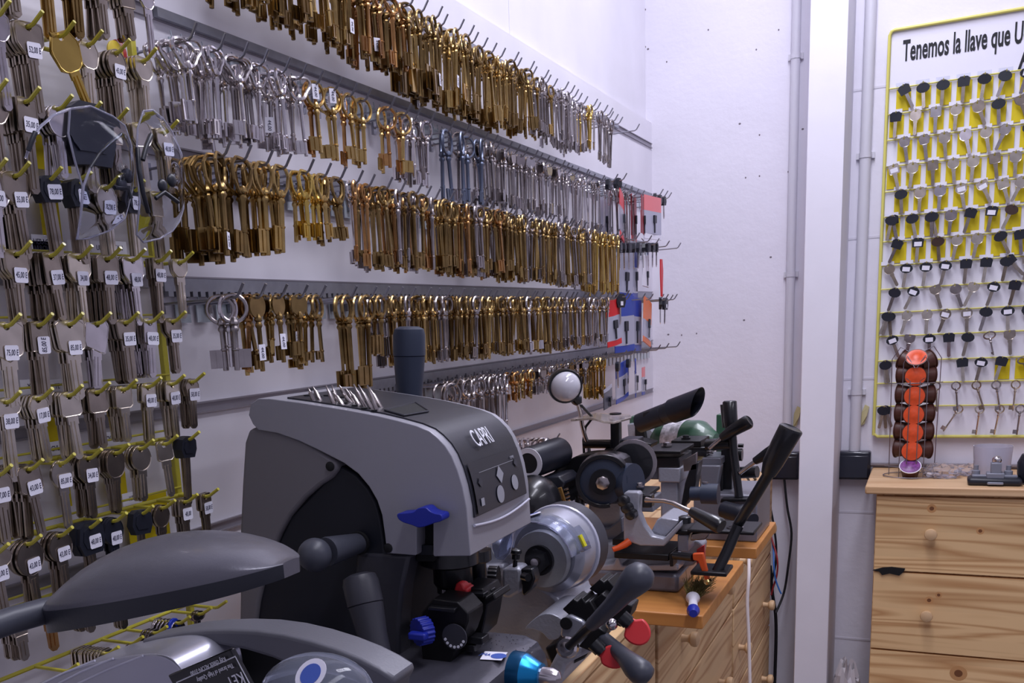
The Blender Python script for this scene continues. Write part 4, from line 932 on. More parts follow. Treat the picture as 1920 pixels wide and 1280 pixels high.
# vice jaws
blk = mat('black_steel_jaw', (26, 25, 28), rough=.42, metal=.4, bump=.06)
ZD = 1.105
jaws = [((768, 905, 1110, 1225), .93)]
v1 = cap
S([(790, 1148), (812, 1122), (858, 1128), (878, 1150), (878, 1165), (868, 1195), (852, 1222), (843, 1245), (792, 1240), (786, 1180)], .90, .040).build('front_jaw', blk, v1, bevel=.0015)
S([(845, 1116), (866, 1100), (905, 1103), (912, 1120), (925, 1112), (930, 1124), (914, 1134), (910, 1160), (903, 1190), (880, 1212), (868, 1200), (872, 1160)], .955, .045).build('rear_jaw', blk, v1, bevel=.0015)
for u0, v0, yy in ((803, 1137, .893), (822, 1125, .915), (838, 1118, .94), (858, 1108, .948), (872, 1101, .97)):
    S([(u0, v0), (u0+50, v0+4), (u0+49, v0+12), (u0-2, v0+7)], yy, .012).build('jaw_insert', M['blackm'], v1, bevel=.001)
p = Q(853, 1193, .897); MB().lathe([(.014, 0), (.014, .0015)], (0, -1, 0), p, 24).build('scale_disc', char, v1)
m = MB()
for k in range(7):
    a = math.pi*(1.1+.13*k); m.lathe([(.0016, 0), (.0016, .0006)], (0, -1, 0), (p.x+.011*math.cos(a), p.y-.0015, p.z+.011*math.sin(a)), 8)
m.build('scale_dots', white, v1)
def ribbed(c, axis, r, h, mm, parent, name='knob', n=18):
    ax = Vector(axis).normalized(); u = ax.orthogonal().normalized(); w = ax.cross(u); m = MB(); pts = []
    for j in range(n*4):
        a = 2*math.pi*j/(n*4); rr = r*(1 if j % 4 < 2 else .92); pts.append(Vector(c) + u*rr*math.cos(a) + w*rr*math.sin(a))
    m.prism(pts, ax*h); return m.build(name, mm, parent, bevel=.0006)
ribbed(Q(803, 1180, .885), (-.5, -.8, 0), .0150, .014, bluek, v1, 'clamp_knob')
k = Q(790, 1188, .872); MB().box((k.x-.010, k.y-.012, k.z-.004), (k.x+.010, k.y-.002, k.z+.004)).build('knob_grip', bluek, v1, bevel=.002)
ribbed(Q(905, 1108, 1.0), (.5, -.6, .5), .012, .010, bluek, v1, 'rear_clamp_knob')
MB().rod(Q(775, 1180, .93), Q(800, 1178, .93), .009, 16).build('side_boss', blk, v1)
for q, (u, v) in enumerate([(878, 1212), (893, 1198), (862, 1232)]):
    MB().box(tuple(Q(u, v, .93) - Vector((.010, .006, .004))), tuple(Q(u, v, .93) + Vector((.010, .012, .004)))).build('slide_shoe', M['blackm'], v1, bevel=.001)
# deck (base) of the machine, its label and knobs
dk = [at(u, v, 2, ZD) for u, v in ((735, 1183), (905, 1168), (1005, 1190), (1016, 1230))]
D1 = at(1006, 1190, 2, ZD); D0 = at(738, 1180, 2, ZD)
x0, x1 = .12, at(1003, 1192, 2, ZD).x; yd0, yd1 = .70, D1.y
m = MB(); m.prism([(x0, yd0, ZD), (x1-.012, yd0, ZD), (x1+.003, yd0, ZD-.006), (x1+.012, yd0, ZD-.020), (x1+.026, yd0, ZD-.09), (x1+.026, yd0, 1.002), (x0, yd0, 1.002)], (0, yd1-yd0, 0))
m.build('base_deck', mat('deck_paint', (72, 71, 80), rough=.3, metal=.2, bump=.08, bscale=260, coat=.3), cap, bevel=.006, segs=3)
cl = [at(u, v, 2, ZD+.0012) for u, v in ((900, 1236), (909, 1221), (952, 1223), (940, 1238))]
m = MB(); m.prism(cl, (0, 0, .0004)); stc = m.build('round_logo_sticker', M['paper'], cap)
c_ = sum(cl, Vector())/4; MB().lathe([(.0085, 0), (.0085, .0003)], (0, 0, 1), c_+Vector((.006, 0, .0005)), 20, sx=1.0).build('logo_disc', mat('logo_blue', (70, 96, 180), rough=.5), stc)
put_text('logo_writing', 'JMA', .010, mat('logo_blue', (70, 96, 180)), c_+Vector((-.009, 0, .0008)), (1, 0, 0), (0, 1, 0), stc, sx=.7)
m = MB(); rnd = random.Random(4)
for _ in range(40):
    q = at(rnd.uniform(915, 1000), rnd.uniform(1186, 1235), 2, ZD); m.box((q.x, q.y, ZD), (q.x+.0011, q.y+.0008, ZD+.0006))
fil = m.build('metal_filings', M['silver']); tag(fil, 'bright metal filings scattered on the grey machine deck', 'filings'); fil['kind'] = 'stuff'
p = at(968, 1258, 0, x1+.020)
m = MB(); ax = (1, -.05, -.03); m.lathe([(.021, -.004), (.021, .006), (.020, .010)], ax, p, 28); m.build('knob_skirt', cyand, cap)
MB().lathe([(.020, .010), (.0125, .026), (.0125, .028)], ax, p, 28).build('adjust_knob', cyan, cap)
MB().lathe([(.0095, .026), (.0095, .040), (.007, .046), (.002, .049)], ax, p, 20).build('knob_tip', M['silver'], cap)
# black fan grille disc behind the spindle
p = Q(783, 1108, 1.10); m = MB(); m.lathe([(.046, .02), (.047, .0), (.044, -.006), (.02, -.008), (.001, -.008)], (.35, 1, 0), p, 32); m.build('belt_wheel', M['blackm'], cap)
# ---------------------------------------------------------------- horizontal cutter with the round guard
cut = thing('key_cutting_machine', 'silver grey key machine with round wheel guard and red paddles, right of the CAPRI one', 'key machine', (.42, 1.25, 1.0))
ax = (Vector((0, 1, 0))*1.0 + Vector((.10, 0, 0))).normalized(); c0 = Q(1017, 1047, 1.19)
R = .055
silverp = mat('silver_paint', (168, 170, 182), rough=.28, metal=.5, coat=.3)
MB().lathe([(R*.80, .0), (R*.97, .010), (R, .03), (R*1.0, .050)], ax, c0+Vector((0, .006, .004)), 40).build('guard_drum', silverp, cut)
MB().lathe([(R*1.02, .050), (R*1.05, .052), (R*1.05, .078), (R*.8, .088)], ax, c0+Vector((0, .006, .004)), 40).build('guard_end_cap', char, cut)
MB().lathe([(R*1.04, .046), (R*1.06, .049), (R*1.04, .052)], ax, c0+Vector((0, .006, .004)), 40).build('guard_ring', rimg, cut)
MB().lathe([(.002, -.007), (.037, -.006), (.0385, -.002), (.0385, .004)], ax, c0, 40).build('cutter_wheel', mat('worn_wheel', (150, 150, 152), rough=.45, metal=.2, var=.2, vscale=30), cut)
MB().lathe([(.020, -.012), (.020, -.006)], ax, c0, 24).build('wheel_flange', M['blackm'], cut)
MB().lathe([(.0165, -.020), (.0165, -.012)], ax, c0, 6).build('hex_nut', M['blackm'], cut); MB().lathe([(.0055, -.024), (.006, -.019)], ax, c0, 16).build('shaft_end', M['steel'], cut)
# clear visor arching over the wheel
m = MB(); vs = []; fs = []; N = 20; axv = Vector(ax); uu = axv.orthogonal().normalized(); uu = Vector((1, 0, 0)) - axv*axv.x; uu.normalize(); ww = uu.cross(axv); ww = -ww if ww.z < 0 else ww
for k in range(N+1):
    a = math.radians(12 + 165*k/N)
    for h, rr in ((-.022, R*.96), (.030, R*1.035)): vs.append(c0 + axv*h + uu*rr*math.cos(a) + ww*rr*math.sin(a))
for k in range(N): fs.append((2*k, 2*k+1, 2*k+3, 2*k+2))
m.add(vs, fs); o = m.build('visor', clearb, cut, smooth=80); s_ = o.modifiers.new('t', 'SOLIDIFY'); s_.thickness = .0015
m = MB(); m.tube(vs[0::2], .0011, 6); m.build('visor_edge', rimm, o, smooth=80)
stp = [c0 + axv*.012 + uu*(R*1.05)*math.cos(a) + ww*(R*1.05)*math.sin(a) for a in (math.radians(18), math.radians(34))]
MB().tube(stp, .003, 6).build('yellow_mark', mat('yellow_sticker', (226, 218, 40), rough=.5), cut)
q = c0 + axv*.012 + uu*(R*1.045)*math.cos(math.radians(108)) + ww*(R*1.045)*math.sin(math.radians(108))
o = MB().lathe([(.011, 0), (.011, .001), (.0105, .0014)], (q-c0-axv*.012), q, 24).build('round_sticker', M['paper'], cut); MB().lathe([(.0075, .0014), (.0075, .0018)], (q-c0-axv*.012), q, 24, sx=1, sy=.7).build('sticker_print', mat('logo_blue', (70, 96, 180)), o)
# body
S(smooth_px([(930, 1010), (905, 1040), (895, 1090), (890, 1150), (878, 1215), (1000, 1230), (1052, 1240), (1062, 1170), (1045, 1120), (1010, 1095), (975, 1050)], 3), 1.205, .10).build('cast_body', castm, cut, bevel=.006, segs=3)
S([(995, 1085), (1040, 1085), (1060, 1140), (1086, 1150), (1060, 1160), (1020, 1160), (1008, 1130)], 1.24, .12).build('column_rib', castm, cut, bevel=.005)
S([(880, 1062), (945, 1058), (948, 1070), (930, 1100), (905, 1180), (885, 1200), (870, 1195)], 1.19, .03).build('front_support', castm, cut, bevel=.004)
S([(941, 1066), (952, 1063), (972, 1063), (977, 1072), (976, 1110), (955, 1122), (941, 1120)], 1.13, .03).build('bearing_block', castm, cut, bevel=.004)
ribbed(Q(935, 1085, 1.125), (-1, -.2, 0), .017, .012, M['blackm'], cut, 'feed_knob', 16)
S([(976, 1066), (998, 1066), (1003, 1085), (996, 1105), (982, 1118), (978, 1112)], 1.12, .02).build('stop_plate', M['blackm'], cut, bevel=.002)
p = Q(966, 1050, 1.135); MB().lathe([(.003, -.012), (.003, 0), (.0055, .002), (.0055, .008), (.0075, .010), (.0075, .014), (.003, .016)], (.1, 0, 1), p, 12).build('thumb_screw', M['blackm'], cut)
p = Q(981, 1080, 1.118); MB().lathe([(.005, 0), (.005, .01)], (1, -.6, 0), p, 12).build('stop_screw', M['blackm'], cut)
# curved chip chute and sloping bed
ch_ = smooth_px([(984, 1178), (1008, 1155), (1030, 1150), (1052, 1160), (1056, 1178), (1048, 1196), (1030, 1200), (1018, 1188), (1000, 1180)], 3)
S(ch_, 1.12, .09).build('chip_chute', castm, cut, bevel=.003)
S([(1030, 1250), (1050, 1212), (1096, 1208), (1112, 1220), (1060, 1246), (1056, 1262), (1046, 1290), (1020, 1290)], 1.08, .16).build('bed', castm, cut, bevel=.004)
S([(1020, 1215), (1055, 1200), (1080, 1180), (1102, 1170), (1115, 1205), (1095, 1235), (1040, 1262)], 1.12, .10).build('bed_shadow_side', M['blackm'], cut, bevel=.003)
# carriage: a slanting bar with two vices, each with a red paddle
S([(1052, 1170), (1056, 1158), (1068, 1152), (1094, 1164), (1100, 1176), (1082, 1188), (1076, 1200), (1058, 1204), (1050, 1190)], 1.085, .030).build('pivot_lug', silverp, cut, bevel=.003)
MB().lathe([(.0075, 0), (.0075, .002)], (0, -1, 0), Q(1062, 1168, 1.084), 18).build('lug_hole', M['dark'], cut)
MB().rod(Q(1062, 1196, 1.10), Q(1155, 1128, 1.16), .008, 14).build('carriage_bar', M['silver'], cut)
def tilted(pts, y, d, name): S(pts, y, d).build(name, blk, cut, bevel=.0015)
tilted([(1054, 1142), (1075, 1122), (1083, 1128), (1091, 1120), (1098, 1130), (1106, 1126), (1120, 1150), (1102, 1170), (1084, 1168)], 1.09, .04, 'left_vice_jaw')
tilted([(1104, 1104), (1125, 1085), (1133, 1092), (1140, 1086), (1170, 1120), (1160, 1140), (1140, 1132), (1130, 1120)], 1.12, .04, 'right_vice_jaw')
tilted([(1096, 1140), (1128, 1112), (1142, 1122), (1110, 1154)], 1.10, .03, 'clamp_bar')
tilted([(1084, 1212), (1106, 1186), (1122, 1176), (1136, 1185), (1124, 1212), (1108, 1222)], 1.06, .03, 'left_clamp_block')
tilted([(1140, 1146), (1168, 1128), (1186, 1136), (1180, 1156), (1164, 1176), (1146, 1168)], 1.08, .03, 'right_clamp_block')
for (a, b, c, y, r, nm) in [((1112, 1205), (1130, 1222), (1157, 1237), 1.04, .0125, 'left_clamp_screw'), ((1165, 1155), (1182, 1170), (1203, 1193), 1.06, .0150, 'right_clamp_screw')]:
    A_, B_, C_ = Q(*a, y), Q(*b, y), Q(*c, y-.004)
    MB().tube([A_, A_.lerp(B_, .8), A_.lerp(B_, .8), B_], [.0085, .0085, .007, .007], 16).build(nm, M['blackm'], cut)
    m = MB(); dd = (C_-B_).normalized(); nn = Vector((.25, -.95, .2)).normalized(); pe = dd.cross(nn).normalized(); pts = []
    Lr = (C_-B_).length
    for k in range(24):
        t = 2*math.pi*k/24; x_ = math.cos(t); w_ = math.sin(t)*r*(1.0 if x_ > -.3 else .62)
        pts.append(B_.lerp(C_, .5) + dd*(x_*Lr*.98) + pe*w_)
    m.prism([q-nn*.0035 for q in pts], nn*.007); m.build('red_paddle', redk, cut, bevel=.002)
# levers with bulbous grips
def bulb_lever(pts, mm, name):
    m = MB(); m.tube([Q(u, v, y) for u, v, y, r in pts], [r for *_, r in pts], 20); return m.build(name, mm, cut, smooth=60)
m = MB(); h = Q(1065, 1213, 1.03); m.lathe([(.011, -.004), (.0125, -.002), (.0125, .006), (.010, .008)], (0, -1, .3), h, 24); m.build('lever_hub', M['silver'], cut)
MB().lathe([(.006, .008), (.006, .011), (.002, .012)], (0, -1, .3), h, 16).build('hub_screw', M['steel'], cut)
bulb_lever([(1066, 1212, 1.02, .0050), (1085, 1194, 1.015, .0052), (1108, 1172, 1.01, .0060), (1112, 1168, 1.008, .0078)], M['blackm'], 'lever_rod')
bulb_lever([(1108, 1172, 1.008, .0070), (1125, 1157, 1.0, .0085), (1148, 1135, .99, .0098), (1168, 1112, .985, .0118), (1184, 1095, .98, .0150), (1196, 1083, .978, .0165), (1206, 1076, .977, .0150), (1214, 1070, .976, .0095), (1217, 1067, .976, .003)], gripm, 'lever_grip')
bulb_lever([(1128, 1192, 1.07, .0075), (1150, 1212, 1.05, .0085), (1172, 1232, 1.03, .0100), (1190, 1250, 1.01, .0135), (1202, 1260, 1.005, .0145), (1212, 1268, 1.0, .012), (1218, 1273, 1.0, .004)], gripm, 'second_lever_grip')
MB().ball(Q(1147, 1170, 1.05), .007, 14, 10).build('steel_ball', M['silver'], cut)
# ---------------------------------------------------------------- the large old duplicator on the front work board
dup = thing('key_cutting_machine', 'large grey and black key duplicator with long angled lever on the orange board', 'key machine', (.34, 1.68, 1.0))
YA = 1.605
def bolt(u, v, y, r, parent, mm=None):
    p = Q(u, v, y); m = MB(); m.lathe([(r*1.35, 0), (r*1.35, r*.35)], (0, 0, 1), p, 20); m.lathe([(r, r*.35), (r, r*.9), (r*.7, r*1.05)], (0, 0, 1), p, 6); return m.build('bolt', mm or M['steel'], parent)
def block(a, b, y0, y1, name, mm, parent, bev=.002, zb=None):
    """box whose near face spans picture corners a (upper left) to b (lower right) at depth y0, running back to y1"""
    A_, B_ = Q(*a, y0), Q(*b, y0); z0 = B_.z if zb is None else zb
    return MB().box((A_.x, y0, z0), (B_.x, y1, A_.z)).build(name, mm, parent, bevel=bev)
block((1030, 1062), (1272, 1100), YA, 1.80, 'base_casting', castd, dup, .006, zb=1.0002)
S([(1030, 1064), (1100, 1064), (1150, 1056), (1158, 1040), (1166, 1060), (1272, 1056), (1272, 1070), (1030, 1070)], YA+.002, .16).build('base_shelf', castm, dup, bevel=.004, segs=3)
S([(1030, 1020), (1095, 1022), (1160, 1016), (1160, 1066), (1030, 1066)], YA+.06, .14).build('base_step', castm, dup, bevel=.006, segs=3)
S([(1098, 988), (1140, 990), (1166, 970), (1168, 1018), (1140, 1022), (1098, 1020)], 1.70, .08).build('column_foot', castd, dup, bevel=.003)
S([(1103, 925), (1166, 930), (1166, 985), (1140, 1000), (1103, 996)], 1.72, .08).build('column', castm, dup, bevel=.004)
# belt cover and wheels
S(smooth_px([(1032, 890), (1060, 868), (1080, 855), (1110, 850), (1140, 852), (1168, 862), (1172, 900), (1165, 925), (1120, 945), (1080, 940), (1055, 925), (1040, 905)], 3), 1.70, .05).build('belt_cover', M['blackm'], dup, bevel=.004)
cw = Q(1131, 901, 1.62); axm = (.25, -1, 0)
m = MB(); vs = []; fs = []; r1 = .046; n = 22
av = Vector(axm).normalized(); u_ = Vector((1, 0, 0)) - av*av.x; u_.normalize(); w_ = Vector((0, 0, 1)) - av*av.z; w_.normalize()
for k in range(n+1):
    a = math.radians(35 + 250*k/n)
    for h, rr in ((-.028, r1), (.010, r1), (.010, r1*.84), (-.028, r1*.84)): vs.append(cw + av*h + u_*rr*math.cos(a) + w_*rr*math.sin(a))
for k in range(n):
    for j in range(4): fs.append((4*k+j, 4*k+(j+1) % 4, 4*(k+1)+(j+1) % 4, 4*(k+1)+j))
fs += [(0, 1, 2, 3), (4*n+3, 4*n+2, 4*n+1, 4*n)]
m.add(vs, fs); m.build('wheel_hood', M['blackm'], dup, bevel=.001)
MB().lathe([(r1*.86, -.02), (r1*.88, .004), (r1*.5, .008)], axm, cw, 30).build('cutter_wheel', navyh, dup)
MB().lathe([(.022, .0), (.022, .016)], axm, cw, 24).build('spindle_flange', M['blackm'], dup); MB().lathe([(.0115, .014), (.0115, .026), (.008, .028)], axm, cw, 8).build('spindle_nut', M['steel'], dup)
MB().lathe([(.034, 0), (.036, .004), (.034, .05)], (.9, -.3, .05), Q(1142, 905, 1.66), 26).build('guard_cup', navyh, dup)
MB().lathe([(.044, -.006), (.044, .006)], (.3, -1, 0), Q(1186, 868, 1.80), 28).build('grinding_disc', M['steel'], dup)
MB().lathe([(.038, .006), (.038, .014)], (.3, -1, 0), Q(1184, 868, 1.80), 28).build('disc_plate', M['blackm'], dup)
# left motor with ring face, black housing and embossed brass tag
c = Q(991, 868, 1.58); dm = (Q(1048, 848, 1.69) - c).normalized()
MB().lathe([(.026, 0), (.0275, .003), (.0275, .11), (.024, .114)], dm, c, 32).build('lamp_barrel', M['black'], dup)
MB().lathe([(.0175, .0005), (.0175, -.0012), (.0262, -.0012), (.0262, .0005)], dm, c, 32, caps=False).build('barrel_ring', mat('pale_ring', (206, 204, 212), rough=.5), dup)
MB().lathe([(.0178, -.0008), (.0170, .0002)], dm, c, 24).build('barrel_mouth', M['dark'], dup)
S([(1040, 842), (1048, 840), (1049, 870), (1020, 890), (1012, 880)], 1.68, .03).build('barrel_bracket', M['black'], dup, bevel=.002)
c = Q(1000, 945, 1.55); MB().ball(c, .045, 28, 18, (1.05, 1.2, 1.1)).build('motor', M['blackm'], dup, smooth=80)
c2 = Q(1045, 905, 1.60); S([(1012, 895), (1048, 892), (1060, 905), (1050, 925), (1018, 915)], 1.60, .08).build('motor_terminal_box', M['black'], dup, bevel=.003)
S([(968, 920), (1040, 900), (1062, 930), (1064, 985), (1030, 1000), (968, 1010)], 1.62, .08).build('motor_mount', M['blackm'], dup, bevel=.004)
bt = mat('brass_tag', (150, 112, 62), rough=.4, metal=.6, bump=.3, bscale=400)
S([(1030, 919), (1052, 913), (1063, 948), (1042, 962)], 1.585, .004).build('rating_plate', bt, dup, bevel=.0006)
m = MB()
for r_ in range(4):
    for c_ in range(3):
        p = Q(1039+r_*2.2+c_*6.2, 936+r_*6.2-c_*2.4, 1.584); m.lathe([(.0016, 0), (.0016, .0012)], (0, -1, 0), p, 8)
m.build('plate_studs', M['brass'], dup)
for k in range(5): MB().rod(Q(1058+k*1.2, 918+k*7, 1.60), Q(1066+k*1.2, 915+k*7, 1.60), .0022, 8).build('cooling_fin', M['steel'], dup)
MB().rod(Q(1086, 930, 1.63), Q(1088, 980, 1.63), .009, 16).build('support_leg', M['blackm'], dup); MB().ball(Q(1092, 928, 1.625), .009, 16, 10).build('leg_knob', M['blackm'], dup)
# magnifier post and plate
block((1144, 788), (1162, 845), 1.80, 1.816, 'magnifier_post', M['blackm'], dup, .0015)
block((1133, 841), (1172, 868), 1.79, 1.83, 'post_clamp', M['blackm'], dup, .002)
block((1160, 824), (1192, 862), 1.82, 1.88, 'arm_block', M['black'], dup, .002)
MB().rod(Q(1095, 832, 1.80), Q(1146, 832, 1.80), .0085, 14).build('cross_arm', M['blackm'], dup)
cp = mat('clear_sheet', (226, 214, 206), rough=.12, trans=.75, ior=1.3)
m = MB(); A_ = [(1070, 790, 1.70), (1120, 777, 1.92), (1182, 781, 1.95), (1184, 786, 1.93), (1150, 795, 1.70), (1132, 793, 1.66), (1110, 786, 1.66)]
m.prism([Q(*a) for a in A_], (0, 0, .004)); m.build('magnifier_plate', cp, dup, bevel=.0008)
MB().lathe([(.011, 0), (.011, .003), (.004, .004)], (0, 0, 1), Q(1154, 777, 1.82), 16).build('plate_screw', M['blackm'], dup)
# front clamp: black top plate with bolt on the grey V casting
block((1161, 924), (1216, 932), 1.62, 1.70, 'clamp_plate', blk, dup, .0015); bolt(1197, 912, 1.66, .0075, dup)
block((1170, 931), (1225, 960), 1.63, 1.69, 'clamp_body', castd, dup, .002)
V = [(1169, 925), (1173, 922), (1196, 922), (1200, 926), (1198, 960), (1208, 985), (1222, 1005), (1244, 1010), (1276, 977), (1277, 988), (1245, 1024), (1200, 1023), (1169, 1012)]
S(V, 1.575, .020).build('v_casting', castm, dup, bevel=.003, segs=3)
S([(1216, 1004), (1246, 1009), (1276, 976), (1240, 970), (1232, 974)], 1.60, .09).build('casting_floor', castm, dup, bevel=.002)
S([(1204, 928), (1222, 928), (1222, 952), (1204, 952)], 1.57, .02).build('lever_boss', M['blackm'], dup, bevel=.002)
for k, (u, v) in enumerate([(1168, 939), (1175, 952), (1183, 964)]): MB().lathe([(.0075, -.010), (.009, -.008), (.009, .004), (.006, .006)], (-.2, -1, 0), Q(u, v, 1.565), 18).build('knurled_knob', M['blackm'], dup)
def tubes(pts, mm, name, parent, n=18): m = MB(); m.tube([Q(u, v, y) for u, v, y, r in pts], [r for *_, r in pts], n); return m.build(name, mm, parent, smooth=60)
tubes([(1212, 937, 1.56, .005), (1222, 938, 1.555, .0035), (1245, 939, 1.55, .0035), (1262, 943, 1.545, .0036), (1280, 952, 1.54, .0038), (1298, 960, 1.535, .0040)], M['steel'], 'clamp_lever', dup)
tubes([(1294, 957, 1.536, .0065), (1300, 960, 1.535, .0085), (1325, 973, 1.525, .0105), (1348, 984, 1.515, .0125), (1353, 987, 1.513, .0105)], M['blackm'], 'lever_grip', dup)
# slide table
S([(1148, 1010), (1168, 1010), (1170, 1022), (1148, 1022)], 1.60, .10).build('slide_end', blk, dup, bevel=.001)
block((1151, 1034), (1254, 1052), 1.575, 1.68, 'slide_table', blk, dup, .002)
S([(1254, 1040), (1262, 1036), (1262, 1062), (1256, 1062)], 1.57, .03).build('table_stop', blk, dup, bevel=.001)
block((1265, 993), (1292, 1003), 1.585, 1.65, 'carriage_clamp', blk, dup, .002); block((1270, 1002), (1290, 1035), 1.60, 1.65, 'carriage_pillar', castm, dup, .002)
MB().lathe([(.010, 0), (.010, .010), (.006, .012)], (0, 0, 1), Q(1284, 980, 1.60), 16).build('clamp_cap', M['blackm'], dup)
S([(1296, 1000), (1334, 994), (1328, 1006), (1322, 1012), (1294, 1014)], 1.60, .03).build('thumb_latch', M['steel'], dup, bevel=.002)
tubes([(1149, 1030, 1.555, .0042), (1160, 1026, 1.56, .0048), (1172, 1020, 1.565, .0060), (1180, 1014, 1.57, .0062)], orange, 'orange_locking_lever', dup)
MB().rod(Q(1265, 1041, 1.57), Q(1300, 1045, 1.55), .0065, 14).build('locking_spindle', M['blackm'], dup)
S([(1298, 1038), (1318, 1037), (1320, 1046), (1330, 1086), (1322, 1090), (1309, 1052), (1299, 1050)], 1.545, .010).build('orange_locking_lever', orange, dup, bevel=.002, segs=3)
MB().lathe([(.006, 0), (.0075, .004), (.005, .008)], (.3, -.2, -1), Q(1326, 1086, 1.548), 12).build('lever_tip', M['brass'], dup)
S([(1276, 1012), (1306, 1012), (1318, 1022), (1314, 1045), (1300, 1060), (1276, 1064)], 1.66, .04).build('grey_guard', castm, dup, bevel=.003)
S([(1306, 1030), (1320, 1022), (1322, 1058), (1306, 1060)], 1.655, .01).build('red_flag', redk, dup, bevel=.001)
# long lever with foot plate and the block it passes through
block((1294, 1070), (1362, 1082), 1.54, 1.60, 'lever_foot', blk, dup, .002)
tubes([(1344, 1072, 1.56, .0085), (1362, 1036, 1.57, .0085), (1384, 985, 1.58, .0085)], M['blackm'], 'lever_rod_lower', dup)
block((1288, 992), (1414, 1004), 1.575, 1.66, 'cross_bar', blk, dup, .002)
MB().lathe([(.013, 0), (.013, .003), (.010, .003), (.010, .001)], (0, 0, 1), Q(1378, 991, 1.60), 24, caps=False).build('washer', M['silver'], dup)
tubes([(1382, 985, 1.59, .0080), (1410, 940, 1.57, .0085), (1446, 880, 1.55, .0085)], M['blackm'], 'lever_rod', dup)
tubes([(1441, 888, 1.55, .0110), (1449, 868, 1.545, .0150), (1466, 835, 1.54, .0165), (1483, 804, 1.535, .0175), (1484, 802, 1.535, .0160)], M['blackm'], 'lever_grip', dup)
# second head: black topped column behind
block((1207, 845), (1276, 852), 1.86, 1.98, 'top_plate', blk, dup, .0015); bolt(1250, 836, 1.92, .0075, dup)
block((1207, 857), (1274, 876), 1.87, 1.98, 'plate_jaw', M['blackm'], dup, .002)
block((1200, 874), (1278, 900), 1.885, 1.98, 'head_block', castd, dup, .003)
block((1234, 876), (1276, 905), 1.87, 1.99, 'column_head', castm, dup, .003); block((1238, 902), (1272, 985), 1.88, 1.96, 'rear_column', castm, dup, .004)
S([(1280, 863), (1306, 848), (1306, 880), (1282, 884)], 1.86, .012).build('side_cheek', M['steel'], dup, bevel=.001)
S([(1284, 906), (1296, 870), (1310, 866), (1302, 920), (1284, 950), (1276, 950)], 1.86, .04).build('swing_arm', M['blackm'], dup, bevel=.002)
MB().rod(Q(1295, 925, 1.85), Q(1320, 925, 1.85), .013, 18).build('cylinder', navyh, dup); MB().lathe([(.019, 0), (.019, .03)], (1, 0, 0), Q(1316, 925, 1.85), 24).build('cylinder_cap', navyh, dup); MB().rod(Q(1322, 903, 1.85), Q(1322, 912, 1.85), .005, 10).build('nipple', M['steel'], dup)
# ---------------------------------------------------------------- the green motored machine at the back
gm = thing('key_cutting_machine', 'farthest key machine with green motor and black levers, near the grey corner', 'key machine', (.32, 2.12, 1.0))
grn = mat('green_enamel', (58, 92, 72), rough=.35, coat=.3, bump=.05)
c = Q(1228, 826, 2.26); e = Q(1344, 826, 2.20); d = (e-c); L = d.length; r = Q(1280, 800, 2.23).z - Q(1280, 828, 2.23).z + .012
MB().lathe([(r*.45, 0), (r*.95, L*.14), (r, L*.2), (r, L*.72), (r*.95, L*.78), (r*.35, L)], d, c, 36).build('motor', grn, gm)
MB().lathe([(r*1.015, L*.28), (r*1.015, L*.56)], d, c, 36, caps=False).build('motor_label', mat('spotted_label', (214, 210, 218), rough=.6, var=.6, vscale=90), gm)
block((1180, 781), (1206, 800), 2.3, 2.36, 'green_bracket', grn, gm, .002)
block((1343, 777), (1362, 850), 2.22, 2.26, 'green_post', grn, gm, .002)
S([(1176, 795), (1210, 790), (1225, 810), (1228, 850), (1200, 858), (1180, 850)], 2.28, .04).build('rear_guard', castm, gm, bevel=.003)
S([(1190, 800), (1206, 796), (1214, 850), (1192, 856)], 2.26, .02).build('guard_slot', M['dark'], gm, bevel=.001)
S([(1162, 826), (1196, 826), (1222, 832), (1214, 848), (1160, 850)], 2.02, .06).build('rear_arm', blk, gm, bevel=.002)
block((1258, 826), (1314, 838), 2.05, 2.14, 'vice_plate', blk, gm, .0015); bolt(1286, 822, 2.08, .007, gm, M['blackm'])
block((1290, 838), (1324, 856), 2.05, 2.13, 'vice_body', M['blackm'], gm, .002)
MB().rod(Q(1325, 834, 2.05), Q(1370, 832, 2.04), .012, 16).build('lever_hub', M['blackm'], gm)
block((1316, 858), (1352, 872), 2.04, 2.14, 'front_plate', castd, gm, .002); bolt(1330, 850, 2.08, .006, gm); block((1312, 868), (1354, 930), 2.06, 2.14, 'machine_body', blk, gm, .003)
S([(1312, 872), (1352, 872), (1346, 905), (1344, 928), (1314, 926)], 2.03, .03).build('front_face', castd, gm, bevel=.003)
block((1352, 830), (1372, 930), 2.08, 2.14, 'column', M['blackm'], gm, .002)
block((1300, 925), (1420, 945), 2.02, 2.2, 'bed', castd, gm, .003, zb=1.0002)
tubes([(1330, 840, 2.04, .0045), (1356, 818, 2.03, .0045)], M['silver'], 'short_lever_rod', gm); tubes([(1354, 820, 2.03, .0085), (1375, 806, 2.02, .0125), (1402, 791, 2.0, .0140), (1405, 789, 2.0, .0115)], M['blackm'], 'short_lever_grip', gm)
tubes([(1386, 932, 2.02, .0080), (1376, 850, 2.03, .0080), (1372, 805, 2.04, .0085)], M['blackm'], 'upright_lever_rod', gm); tubes([(1373, 815, 2.04, .0110), (1370, 790, 2.04, .0135), (1368, 753, 2.04, .0135), (1368, 751, 2.04, .011)], M['blackm'], 'upright_lever_grip', gm)
tubes([(1362, 757, 2.10, .0125), (1366, 800, 2.10, .0125)], M['blackm'], 'second_upright_grip', gm)
tubes([(1388, 886, 2.02, .0045), (1420, 862, 2.0, .0045)], M['silver'], 'side_lever_rod', gm); tubes([(1416, 864, 2.0, .0075), (1440, 850, 1.99, .0115), (1458, 838, 1.98, .0120)], M['blackm'], 'side_lever_grip', gm)
